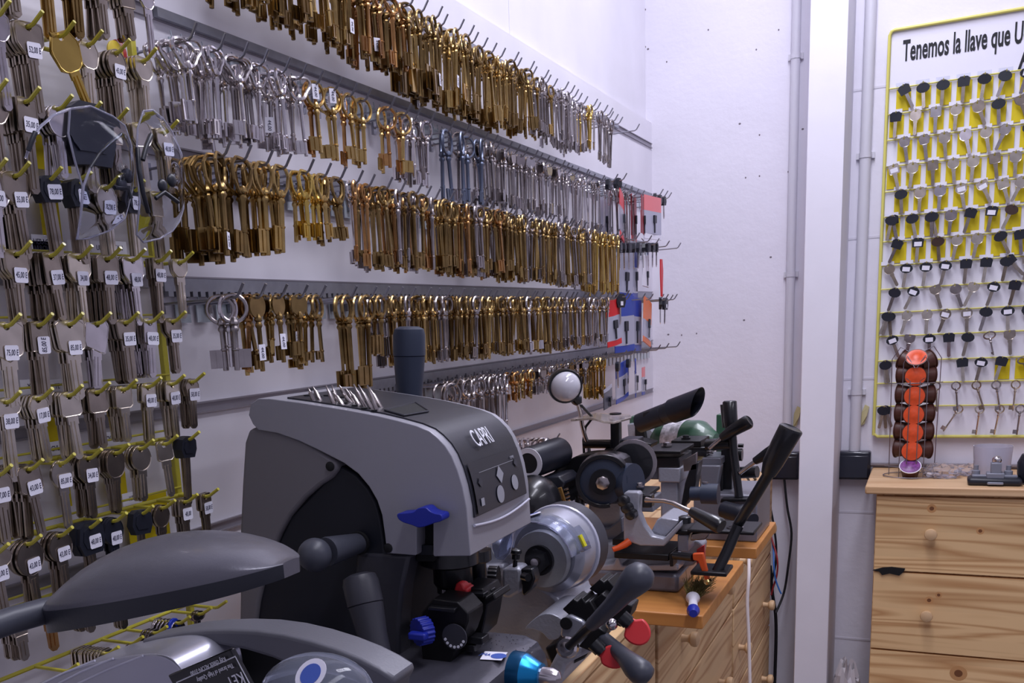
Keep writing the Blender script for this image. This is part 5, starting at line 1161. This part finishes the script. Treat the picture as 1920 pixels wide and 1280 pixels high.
MB().rod(Q(1384, 886, 2.06), Q(1420, 884, 2.05), .0120, 16).build('side_knob', M['blackm'], gm); MB().rod(Q(1376, 852, 2.06), Q(1392, 852, 2.06), .013, 16).build('dial', M['blackm'], gm); MB().rod(Q(1384, 835, 2.06), Q(1394, 835, 2.06), .004, 10).build('stub', M['blackm'], gm)
S([(1352, 935), (1400, 935), (1404, 940), (1350, 942)], 2.0, .03).build('lever_bracket', blk, gm, bevel=.001); tubes([(1358, 955, 1.98, .017), (1385, 962, 1.96, .017), (1388, 963, 1.96, .020), (1392, 964, 1.96, .020), (1394, 966, 1.96, .013), (1412, 975, 1.94, .013)], M['black'], 'hose_coupling', gm)
# cone nozzle / torch shaped hose end pointing up right
nz = thing('hose_nozzle', 'dark grey hose nozzle pointing up to the right above the green motor', 'nozzle', Q(1196, 795, 2.2))
a_, b_ = Q(1197, 794, 2.2), Q(1322, 748, 2.14); s = b_-a_
MB().tube([a_, a_+s*.02, a_+s*.40, a_+s*.41], [.012, .0215, .0225, .018], 24).build('handle', M['black'], nz, smooth=45)
MB().tube([a_+s*.38, a_+s*.50, a_+s*.54], [.0215, .0235, .026], 24).build('collar', M['black'], nz, smooth=45)
m = MB(); r = .0265; ax = s.normalized(); u1 = Vector((0, 1, 0)) - ax*ax.y; u1.normalize(); w1 = ax.cross(u1); w1 = -w1 if w1.z < 0 else w1; vs = []; fs = []
for k in range(28):
    a = 2*math.pi*k/28; o = u1*r*math.cos(a)+w1*r*math.sin(a); cut_ = .5 + .5*math.sin(a)
    vs += [a_+s*.53+o, a_+s*(.76 + .24*cut_**.8)+o, a_+s*(.75 + .23*cut_**.8)+o*.9, a_+s*.6+o*.88]
for k in range(28):
    j = (k+1) % 28
    for q in range(3): fs.append((4*k+q, 4*j+q, 4*j+q+1, 4*k+q+1))
fs.append(tuple(4*k for k in range(28))); fs.append(tuple(4*k+3 for k in range(28)))
m.add(vs, fs); m.build('mouth', M['black'], nz, smooth=50)
S([(1205, 774), (1222, 768), (1222, 776), (1204, 782)], 2.17, .03).build('switch', M['blackm'], nz, bevel=.002)
# ---------------------------------------------------------------- desk lamp with the round bulb
dl = thing('desk_lamp', 'small black desk lamp with grey round bulb on a thin chrome neck', 'lamp', Q(1102, 845, 1.78))
bc = Q(1060, 724, 1.74)
MB().ball(bc, .0275, 28, 18).build('bulb', mat('opal_glass', (196, 194, 204), rough=.12, coat=.5), dl, smooth=80)
hd = Vector((.35, .75, -.5)).normalized(); hd = (Q(1046, 712, 1.80)-bc).normalized()
MB().lathe([(.0305, -.004), (.0315, .004), (.030, .018), (.022, .030), (.010, .036)], hd, bc, 30).build('shade', M['blackm'], dl, smooth=60)
MB().tube([Q(1072, 742, 1.75), Q(1082, 750, 1.76), Q(1086, 758, 1.76)], [.008, .011, .006], 14).build('socket', M['blackm'], dl)
MB().tube([Q(1084, 755, 1.76), Q(1088, 775, 1.77), Q(1091, 795, 1.78), Q(1096, 815, 1.79), Q(1102, 832, 1.80), Q(1104, 848, 1.80)], .0042, 10).build('neck', M['silver'], dl, smooth=80)
MB().tube([Q(1090, 760, 1.76), Q(1104, 775, 1.78), Q(1112, 782, 1.80), Q(1098, 800, 1.80), Q(1094, 825, 1.80), Q(1096, 870, 1.80)], .0025, 8).build('wire', M['blackm'], dl, smooth=80)
# brush, swarf and rubbish on the work board
bp = Q(1300, 1140, 1.53)
br = thing('brush', 'small white and blue handled bristle brush on the orange board edge', 'brush', (bp.x, 1.53, 1.0))
h0 = at(1299, 1118, 2, 1.012); h1 = at(1300, 1150, 2, 1.010)
hd_ = h1-h0
MB().tube([h0, h0+hd_*.1, h0+hd_*.3, h0+hd_*.7, h0+hd_*.78], [.008, .011, .0065, .0075, .008], 16).build('handle', mat('white_handle', (224, 222, 232), rough=.35), br, smooth=60)
MB().tube([h0+hd_*.76, h0+hd_*.85, h0+hd_*1.0], [.009, .0098, .006], 16).build('handle_tip', bluek, br, smooth=60)
m = MB(); rnd = random.Random(2)
for _ in range(240):
    a = h0 + Vector((rnd.uniform(-.011, .011), rnd.uniform(.002, .016), rnd.uniform(-.004, .006))); b = a + Vector((rnd.uniform(-.022, .022), rnd.uniform(.03, .07), rnd.uniform(.0, .02))); b.z = max(b.z, 1.002)
    m.tube([a, b], [.0005, .0003], 3, False)
bs = m.build('bristles', mat('bristle_olive', (104, 92, 44), rough=.8), br); bs['kind'] = 'stuff'
crumple('crumpled_paper', (Q(1072, 952, 1.62).x, 1.62, Q(1072, 958, 1.62).z-.02), (.018, .02, .034), M['paper'], 'crumpled white paper wedged beside the black motor', 'paper', 12, 14, 10, .6)
# ---------------------------------------------------------------- nearest machine at the lower left
nm_ = thing('key_cutting_machine', 'nearest machine, silver domed with grey hood, cut by the lower picture edge', 'key machine', (.25, .62, 1.0))
MB().box((.10, .52, .979), (.44, .66, 1.09)).build('machine_body', castd, nm_, bevel=.01, segs=3)
yN = .60
arc_o = [(296, 1187), (340, 1178), (385, 1174), (430, 1173), (480, 1175), (530, 1182), (580, 1194), (630, 1210), (675, 1228), (710, 1246), (735, 1262), (740, 1272), (730, 1290), (724, 1330)]
arc_i = [(640, 1330), (612, 1296), (585, 1272), (552, 1252), (510, 1234), (460, 1219), (400, 1208), (340, 1204), (300, 1206), (270, 1214), (262, 1200)]
S([(a, b+7) for a, b in arc_o] + arc_i, yN, .035).build('hood_arch', mat('satin_grey_shell', (100, 100, 108), rough=.42, metal=.2, bump=.06, bscale=500), nm_, bevel=.004, segs=3)
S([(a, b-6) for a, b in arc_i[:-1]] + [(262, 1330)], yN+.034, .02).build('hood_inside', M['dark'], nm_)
sil = mat('silver_dome_paint', (176, 176, 190), rough=.28, metal=.6, coat=.2)
dome = smooth_px([(-40, 1330), (10, 1300), (60, 1272), (120, 1246), (190, 1225), (250, 1214), (290, 1212), (318, 1220), (338, 1240), (350, 1265), (356, 1330)], 3, False)
S([(a, b+14) for a, b in dome], .55, .07).build('silver_dome', sil, nm_, bevel=.022, segs=6)
m = MB()
for a, b in (((62, 1290), (178, 1238)), ((92, 1290), (212, 1234)), ((140, 1284), (268, 1229))): m.tube([Q(*a, .5492), Q((a[0]+b[0])/2, (a[1]+b[1])/2-3, .5492), Q(*b, .5492)], .0009, 6)
m.build('stripes', rimg, nm_)
P_ = [(314, 1266), (430, 1217), (492, 1330), (350, 1330)]
S(P_, .500, .006).build('name_plate', M['blackm'], nm_, bevel=.001); lp = nm_.children[-1]
m = MB(); m.tube([Q(u, v, .4992) for u, v in ((350, 1320), (331, 1279), (441, 1230), (478, 1300))], .0005, 4); m.build('plate_border', white, lp)
rt = (Q(432, 1236, .499) - Q(372, 1262, .499)).normalized()
for (u, v, s_, z_) in ((390, 1249, 'Key check ALON-3100', .0050), (403, 1261, 'The brand of High Quality', .0046), (442, 1274, 'KEY', .0120)):
    put_text('plate_writing', s_, z_, white, Q(u, v, .4985), -rt, -Vector((rt.z*-1, 0, rt.x)), lp, sx=.72)
c = Q(595, 1300, .53); MB().ball(c, .034, 28, 18, (1.2, 1, .8)).build('clear_dome', clearb, nm_, smooth=80)
c = Q(583, 1264, .498); o = MB().lathe([(.009, 0), (.009, .0006)], (.1, -.9, .55), c, 24, sx=1.3).build('round_label', M['paper'], nm_); MB().lathe([(.006, .0006), (.006, .001)], (.1, -.9, .55), c, 24, sx=1.3).build('label_print', mat('logo_blue', (70, 96, 180)), o)
# lamp hood over it, on its bent tube
hl = thing('hood_lamp', 'charcoal domed work lamp hood on a grey bent tube, in front of the yellow rack', 'lamp', Q(340, 1100, .64))
yL = .51; topo = [(138, 1112), (150, 1098), (175, 1075), (212, 1044), (260, 1019), (315, 1004), (370, 1000), (425, 1005), (475, 1019), (515, 1038), (546, 1053)]
base = lambda u: 1121 + (1052-1121)*(u-138)/(546-138)
vs = []; fs = []; K = 16; rows_ = []
tops = smooth_px(topo, 4, False); NS = len(tops)
for i, (u, v) in enumerate(tops):
    t = i/(NS-1); B = Q(u, base(u), yL); Tp = Q(u, v, yL); h = max((Tp-B).length, .0012); w = .052*math.sin(math.pi*min(max((t*.93+.07), 0), 1))**.55 if t < 1 else .004
    w = max(w, .022 if t < .5 else .009)
    for k in range(K+1):
        a = math.pi*k/K; vs.append(B + Vector((0, -w*math.cos(a), 0)) + Vector((0, 0, 1))*h*math.sin(a)**.8)
    for k, (s_, dz) in enumerate(((1, -.018+.009*t), (-1, -.018+.009*t))): vs.append(B + Vector((0, s_*w*.97, dz)))
R_ = K+3
for i in range(NS-1):
    for k in range(R_): fs.append((i*R_+k, i*R_+(k+1) % R_, (i+1)*R_+(k+1) % R_, (i+1)*R_+k))
fs.append(tuple(range(R_))); fs.append(tuple((NS-1)*R_+k for k in range(R_))[::-1])
m = MB(); m.add(vs, [f_ for f_ in fs]); m.m = [1 if (len(f_) == 4 and (f_[0] % R_) >= K) else 0 for f_ in fs]; m.build('hood', [mat('graphite_hood', (96, 95, 104), rough=.34, metal=.35, bump=.06, bscale=600, coat=.2), M['black']], hl, smooth=55)
P_ = [Q(-120, 1212, .40), Q(-40, 1184, .43), Q(20, 1163, .455), Q(80, 1146, .48), Q(145, 1132, .505)]
MB().tube(P_, .0095, 20).build('bent_tube', gripm, hl, smooth=80)
# ---------------------------------------------------------------- packaged keys at the far end of the rails
def pouch(u0, v0, u1, v1, x, head, body, foot, lb, hf=.35, ff=.12):
    a, b = at(u0, v0, 0, x), at(u1, v1, 0, x); c = at(u0, v1, 0, x)
    ya, yb_ = a.y, a.y + (b.y-c.y); za, zb_ = a.z, c.z; h = za-zb_
    t = thing('blister_pouch', lb, 'packaged key', (x, (ya+yb_)/2, za), 'packaged keys at the end of the rails')
    def slab(z1, z0, mm, nm, th): 
        m = MB(); n = 6; vs = []
        m.prism([(x-th, ya, z0), (x-th*.3, ya, z0+.001), (x+th, (ya+yb_)/2, z0), (x, yb_, z0+.001), (x-th, yb_, z0)], (0, 0, z1-z0)); return m.build(nm, mm, t)
    slab(za, za-h*hf, head, 'header_card', .002); slab(za-h*hf, zb_+h*ff, body, 'clear_pocket', .003)
    if foot: slab(zb_+h*ff, zb_, foot, 'printed_foot', .002)
    m = MB(); ym = (ya+yb_)/2; m.box((x+.0035, ym-.009, za-h*.62), (x+.0075, ym+.009, za-h*.44)); m.box((x+.004, ym-.003, za-h*.85), (x+.006, ym+.003, za-h*.6)); m.build('packed_key', M['black'], t)
    t.rotation_euler = (random.gauss(0, .07), 0, random.gauss(0, .15)); return t
rdc = mat('red_card', (206, 30, 36), rough=.4); rdd = mat('dark_red_card', (134, 26, 40), rough=.4); blc = mat('blue_card', (34, 62, 158), rough=.4); orc = mat('orange_card', (224, 110, 40), rough=.4); pch = mat('pouch_film', (196, 196, 214), rough=.15, trans=.35, ior=1.2); pkc = mat('pink_card', (226, 120, 124), rough=.4)
pouch(1150, 358, 1182, 448, .10, rdc, pch, rdc, 'red headed pouch, nearest of the second rail packages'); pouch(1177, 362, 1200, 450, .07, rdd, rdd, rdc, 'dark red pouch just behind the nearest red one')
pouch(1196, 366, 1214, 448, .10, rdd, rdd, M['paper'], 'narrow dark red pouch, third package on the second rail'); pouch(1212, 364, 1236, 446, .11, pkc, pch, M['paper'], 'pink headed pouch with white slip, second rail end')
pouch(1124, 370, 1146, 445, .06, pch, pch, M['black'], 'smoky clear pouch left of the red packages', .2); pouch(1165, 470, 1182, 560, .08, pch, pch, blc, 'clear pouch with blue foot, third rail, nearest'); pouch(1181, 468, 1199, 560, .08, blc, pch, blc, 'blue pouch with black key, third rail middle')
pouch(1200, 478, 1222, 545, .09, M['paper'], M['paper'], None, 'white card pouch behind black keys, third rail')
pouch(1140, 562, 1156, 650, .10, rdc, pch, rdc, 'slim red pouch, first package of the fourth rail'); pouch(1158, 556, 1182, 662, .09, blc, pch, blc, 'blue headed pouch beside the red one, fourth rail'); pouch(1180, 558, 1204, 660, .09, blc, pch, blc, 'second blue headed pouch, fourth rail')
pouch(1204, 562, 1226, 648, .10, orc, pch, orc, 'orange headed pouch, fourth rail end', .5); pouch(1150, 682, 1182, 756, .09, blc, pch, blc, 'wide blue and white pouch, fifth rail'); pouch(1183, 676, 1200, 745, .09, blc, pch, blc, 'narrow blue pouch right of the wide one, fifth rail'); pouch(1200, 690, 1214, 742, .11, pkc, pch, blc, 'small pink and blue pouch, fifth rail end')
pouch(1130, 728, 1150, 772, .12, pch, mat('smoke_film', (60, 62, 76), rough=.3), None, 'dark packet leaning under the fifth rail', .15)
def headed(u, v, x, L, w, lb, i, stick=False):
    p = at(u, v, 0, x); o = bpy.data.objects.new('car_key', cached(('hk', L, w), lambda: blank_mb('hex', w*.7, L, .003, .001, .002), M['silver'])); COL.objects.link(o); o.location = p
    o.rotation_euler = (random.gauss(0, .05), 0, random.gauss(0, .2)); tag(o, lb, 'car key', 'black headed car keys at the far end of the rails')
    h = bpy.data.objects.new('key_head', cached(('hh', w), lambda: plastic_head(w, .004), M['black'])); COL.objects.link(h); h.parent = o; h['label'] = 'black plastic head'
    if i in (2, 4):
        z0 = p.z - rail_obj[i].location.z; hk = bpy.data.objects.new('hook', hook_mesh(round(x+.0, 2))); COL.objects.link(hk); hk.parent = rail_obj[i]; hk.location = (.007, p.y-rail_obj[i].location.y, z0-.001)
    if stick:
        s = MB().box((0, -.005, -.005), (.0006, .005, .005)).build('price_sticker', M['paper'], o, local=True); s.location = (.0050, 0, -w*.9)
for k, (u, v) in enumerate([(1141, 340), (1158, 338), (1228, 366), (1237, 369), (1244, 372)]): headed(u, v, .10, .055, .013, 'black headed key, %s along the second rail end' % nth(k+1), 2)
for k, u in enumerate([1162, 1170, 1179, 1188, 1197, 1206, 1215, 1224, 1231]): headed(u, 459, .10, .060, .013, 'black headed key, %s along the third rail end' % nth(k+1), 3)
for k, (u, v) in enumerate([(1163, 556), (1238, 562), (1247, 563)]): headed(u, v, .11, .066, .018, 'large black car key, %s along the fourth rail end' % nth(k+1), 4, k != 1)
for k, (u, v) in enumerate([(1158, 682), (1178, 676), (1105, 672)]): headed(u, v, .10, .060, .012, 'black headed key, %s along the fifth rail end' % nth(k+1), 5)
pz = at(1239, 486, 0, .12); tag(MB().prism([(pz.x, pz.y-.012, pz.z), (pz.x, pz.y+.008, pz.z), (pz.x, pz.y+.016, pz.z-.03), (pz.x, pz.y+.010, pz.z-.10), (pz.x, pz.y-.004, pz.z-.10), (pz.x, pz.y-.012, pz.z-.04)], (.003, 0, 0)).build('red_tag', rdc), 'long red plastic tag hanging at the third rail end', 'tag')
# rings hung on the low rail
p0 = at(1050, 818, 0, .128); hk = bpy.data.objects.new('hook', hook_mesh(.105)); COL.objects.link(hk); hk.parent = rail_obj[6]; hk.location = Vector((.011, p0.y, RAILZ[6]-.012)) - rail_obj[6].location
for k in range(7):
    rr = .0165; o = bpy.data.objects.new('ring_key', cached(('rk',), lambda: lever_mb('round', .052, .0028, (.010, .010), .0165, tw=.0026), M['silver'])); COL.objects.link(o)
    o.matrix_basis = key_matrix((.100-k*.0105, p0.y, RAILZ[6]-.0110), Euler((0, 0, random.gauss(0, .35)))); tag(o, 'silver ring headed key on the lone hook of the lowest rail', 'lever key', 'ring headed keys on the lowest rail')
# price stickers on some of the long keys
keys_ = [o for o in bpy.data.objects if o.name.startswith('lever_key') and o.matrix_basis.translation.x < .2]
cand = []
for o in keys_:
    zmin = min(v.co.z for v in o.data.vertices)
    cand.append((o, proj(o.matrix_basis @ Vector((0, 0, -.008))), proj(o.matrix_basis @ Vector((0, 0, zmin+.01)))))
used = set()
for (u, v) in [(655, 50), (727, 85), (824, 150), (858, 153), (513, 235), (419, 452), (530, 640), (553, 635), (492, 660), (600, 695), (602, 173), (628, 172), (665, 190), (692, 195), (735, 200), (715, 215)]:
    best = None
    for o, a, b in cand:
        if o.name in used: continue
        t = max(0, min(1, (v-a[1])/max(b[1]-a[1], 1))); du = a[0]+(b[0]-a[0])*t-u; dv = a[1]+(b[1]-a[1])*t-v
        s_ = abs(du)+abs(dv)*1.5 - o.matrix_basis.translation.x*150
        if best is None or s_ < best[0]: best = (s_, o, t)
    o = best[1]; used.add(o.name); zmin = min(q.co.z for q in o.data.vertices)
    pm = cached(('long_tag',), lambda: MB().prism([(0, -.0055, -.009), (0, .0055, -.009), (0, .0055, .009), (0, -.0055, .009)], (.0004, 0, 0)), M['paper'])
    p = bpy.data.objects.new('price_tag', pm); COL.objects.link(p); p.parent = o; p.location = (.0036, -.002, -.008 + best[2]*(zmin+.018)); p['label'] = 'white price sticker'
    tm = text_mesh('44,00', .0062, M['ink'], thick=.00008, shear=.2, sx=.9); t_ = bpy.data.objects.new('price_writing', tm); COL.objects.link(t_); t_.parent = p
    t_.matrix_basis = Matrix(((0, 0, 1, .0006), (0, 1, 0, 0), (-1, 0, 0, 0), (0, 0, 0, 1)))
# blue marked poster corner high on the wall
a = at(772, 14, 0, -.016); b = at(826, -60, 0, -.016)
po = MB().box((-.0178, a.y, a.z), (-.0165, at(826, 5, 0, -.016).y, 2.4)).build('poster', M['paper']); tag(po, 'white poster corner with blue marks above the topmost keys', 'poster')
m = MB()
for u0, v0 in ((782, 6), (800, 3), (792, -6)):
    p = at(u0, v0, 0, -.0164); m.prism([(-.0164, p.y, p.z), (-.0164, p.y+.012, p.z), (-.0164, p.y+.03, p.z+.05), (-.0164, p.y+.015, p.z+.05)], (.0004, 0, 0))
m.build('blue_print', blc, po)
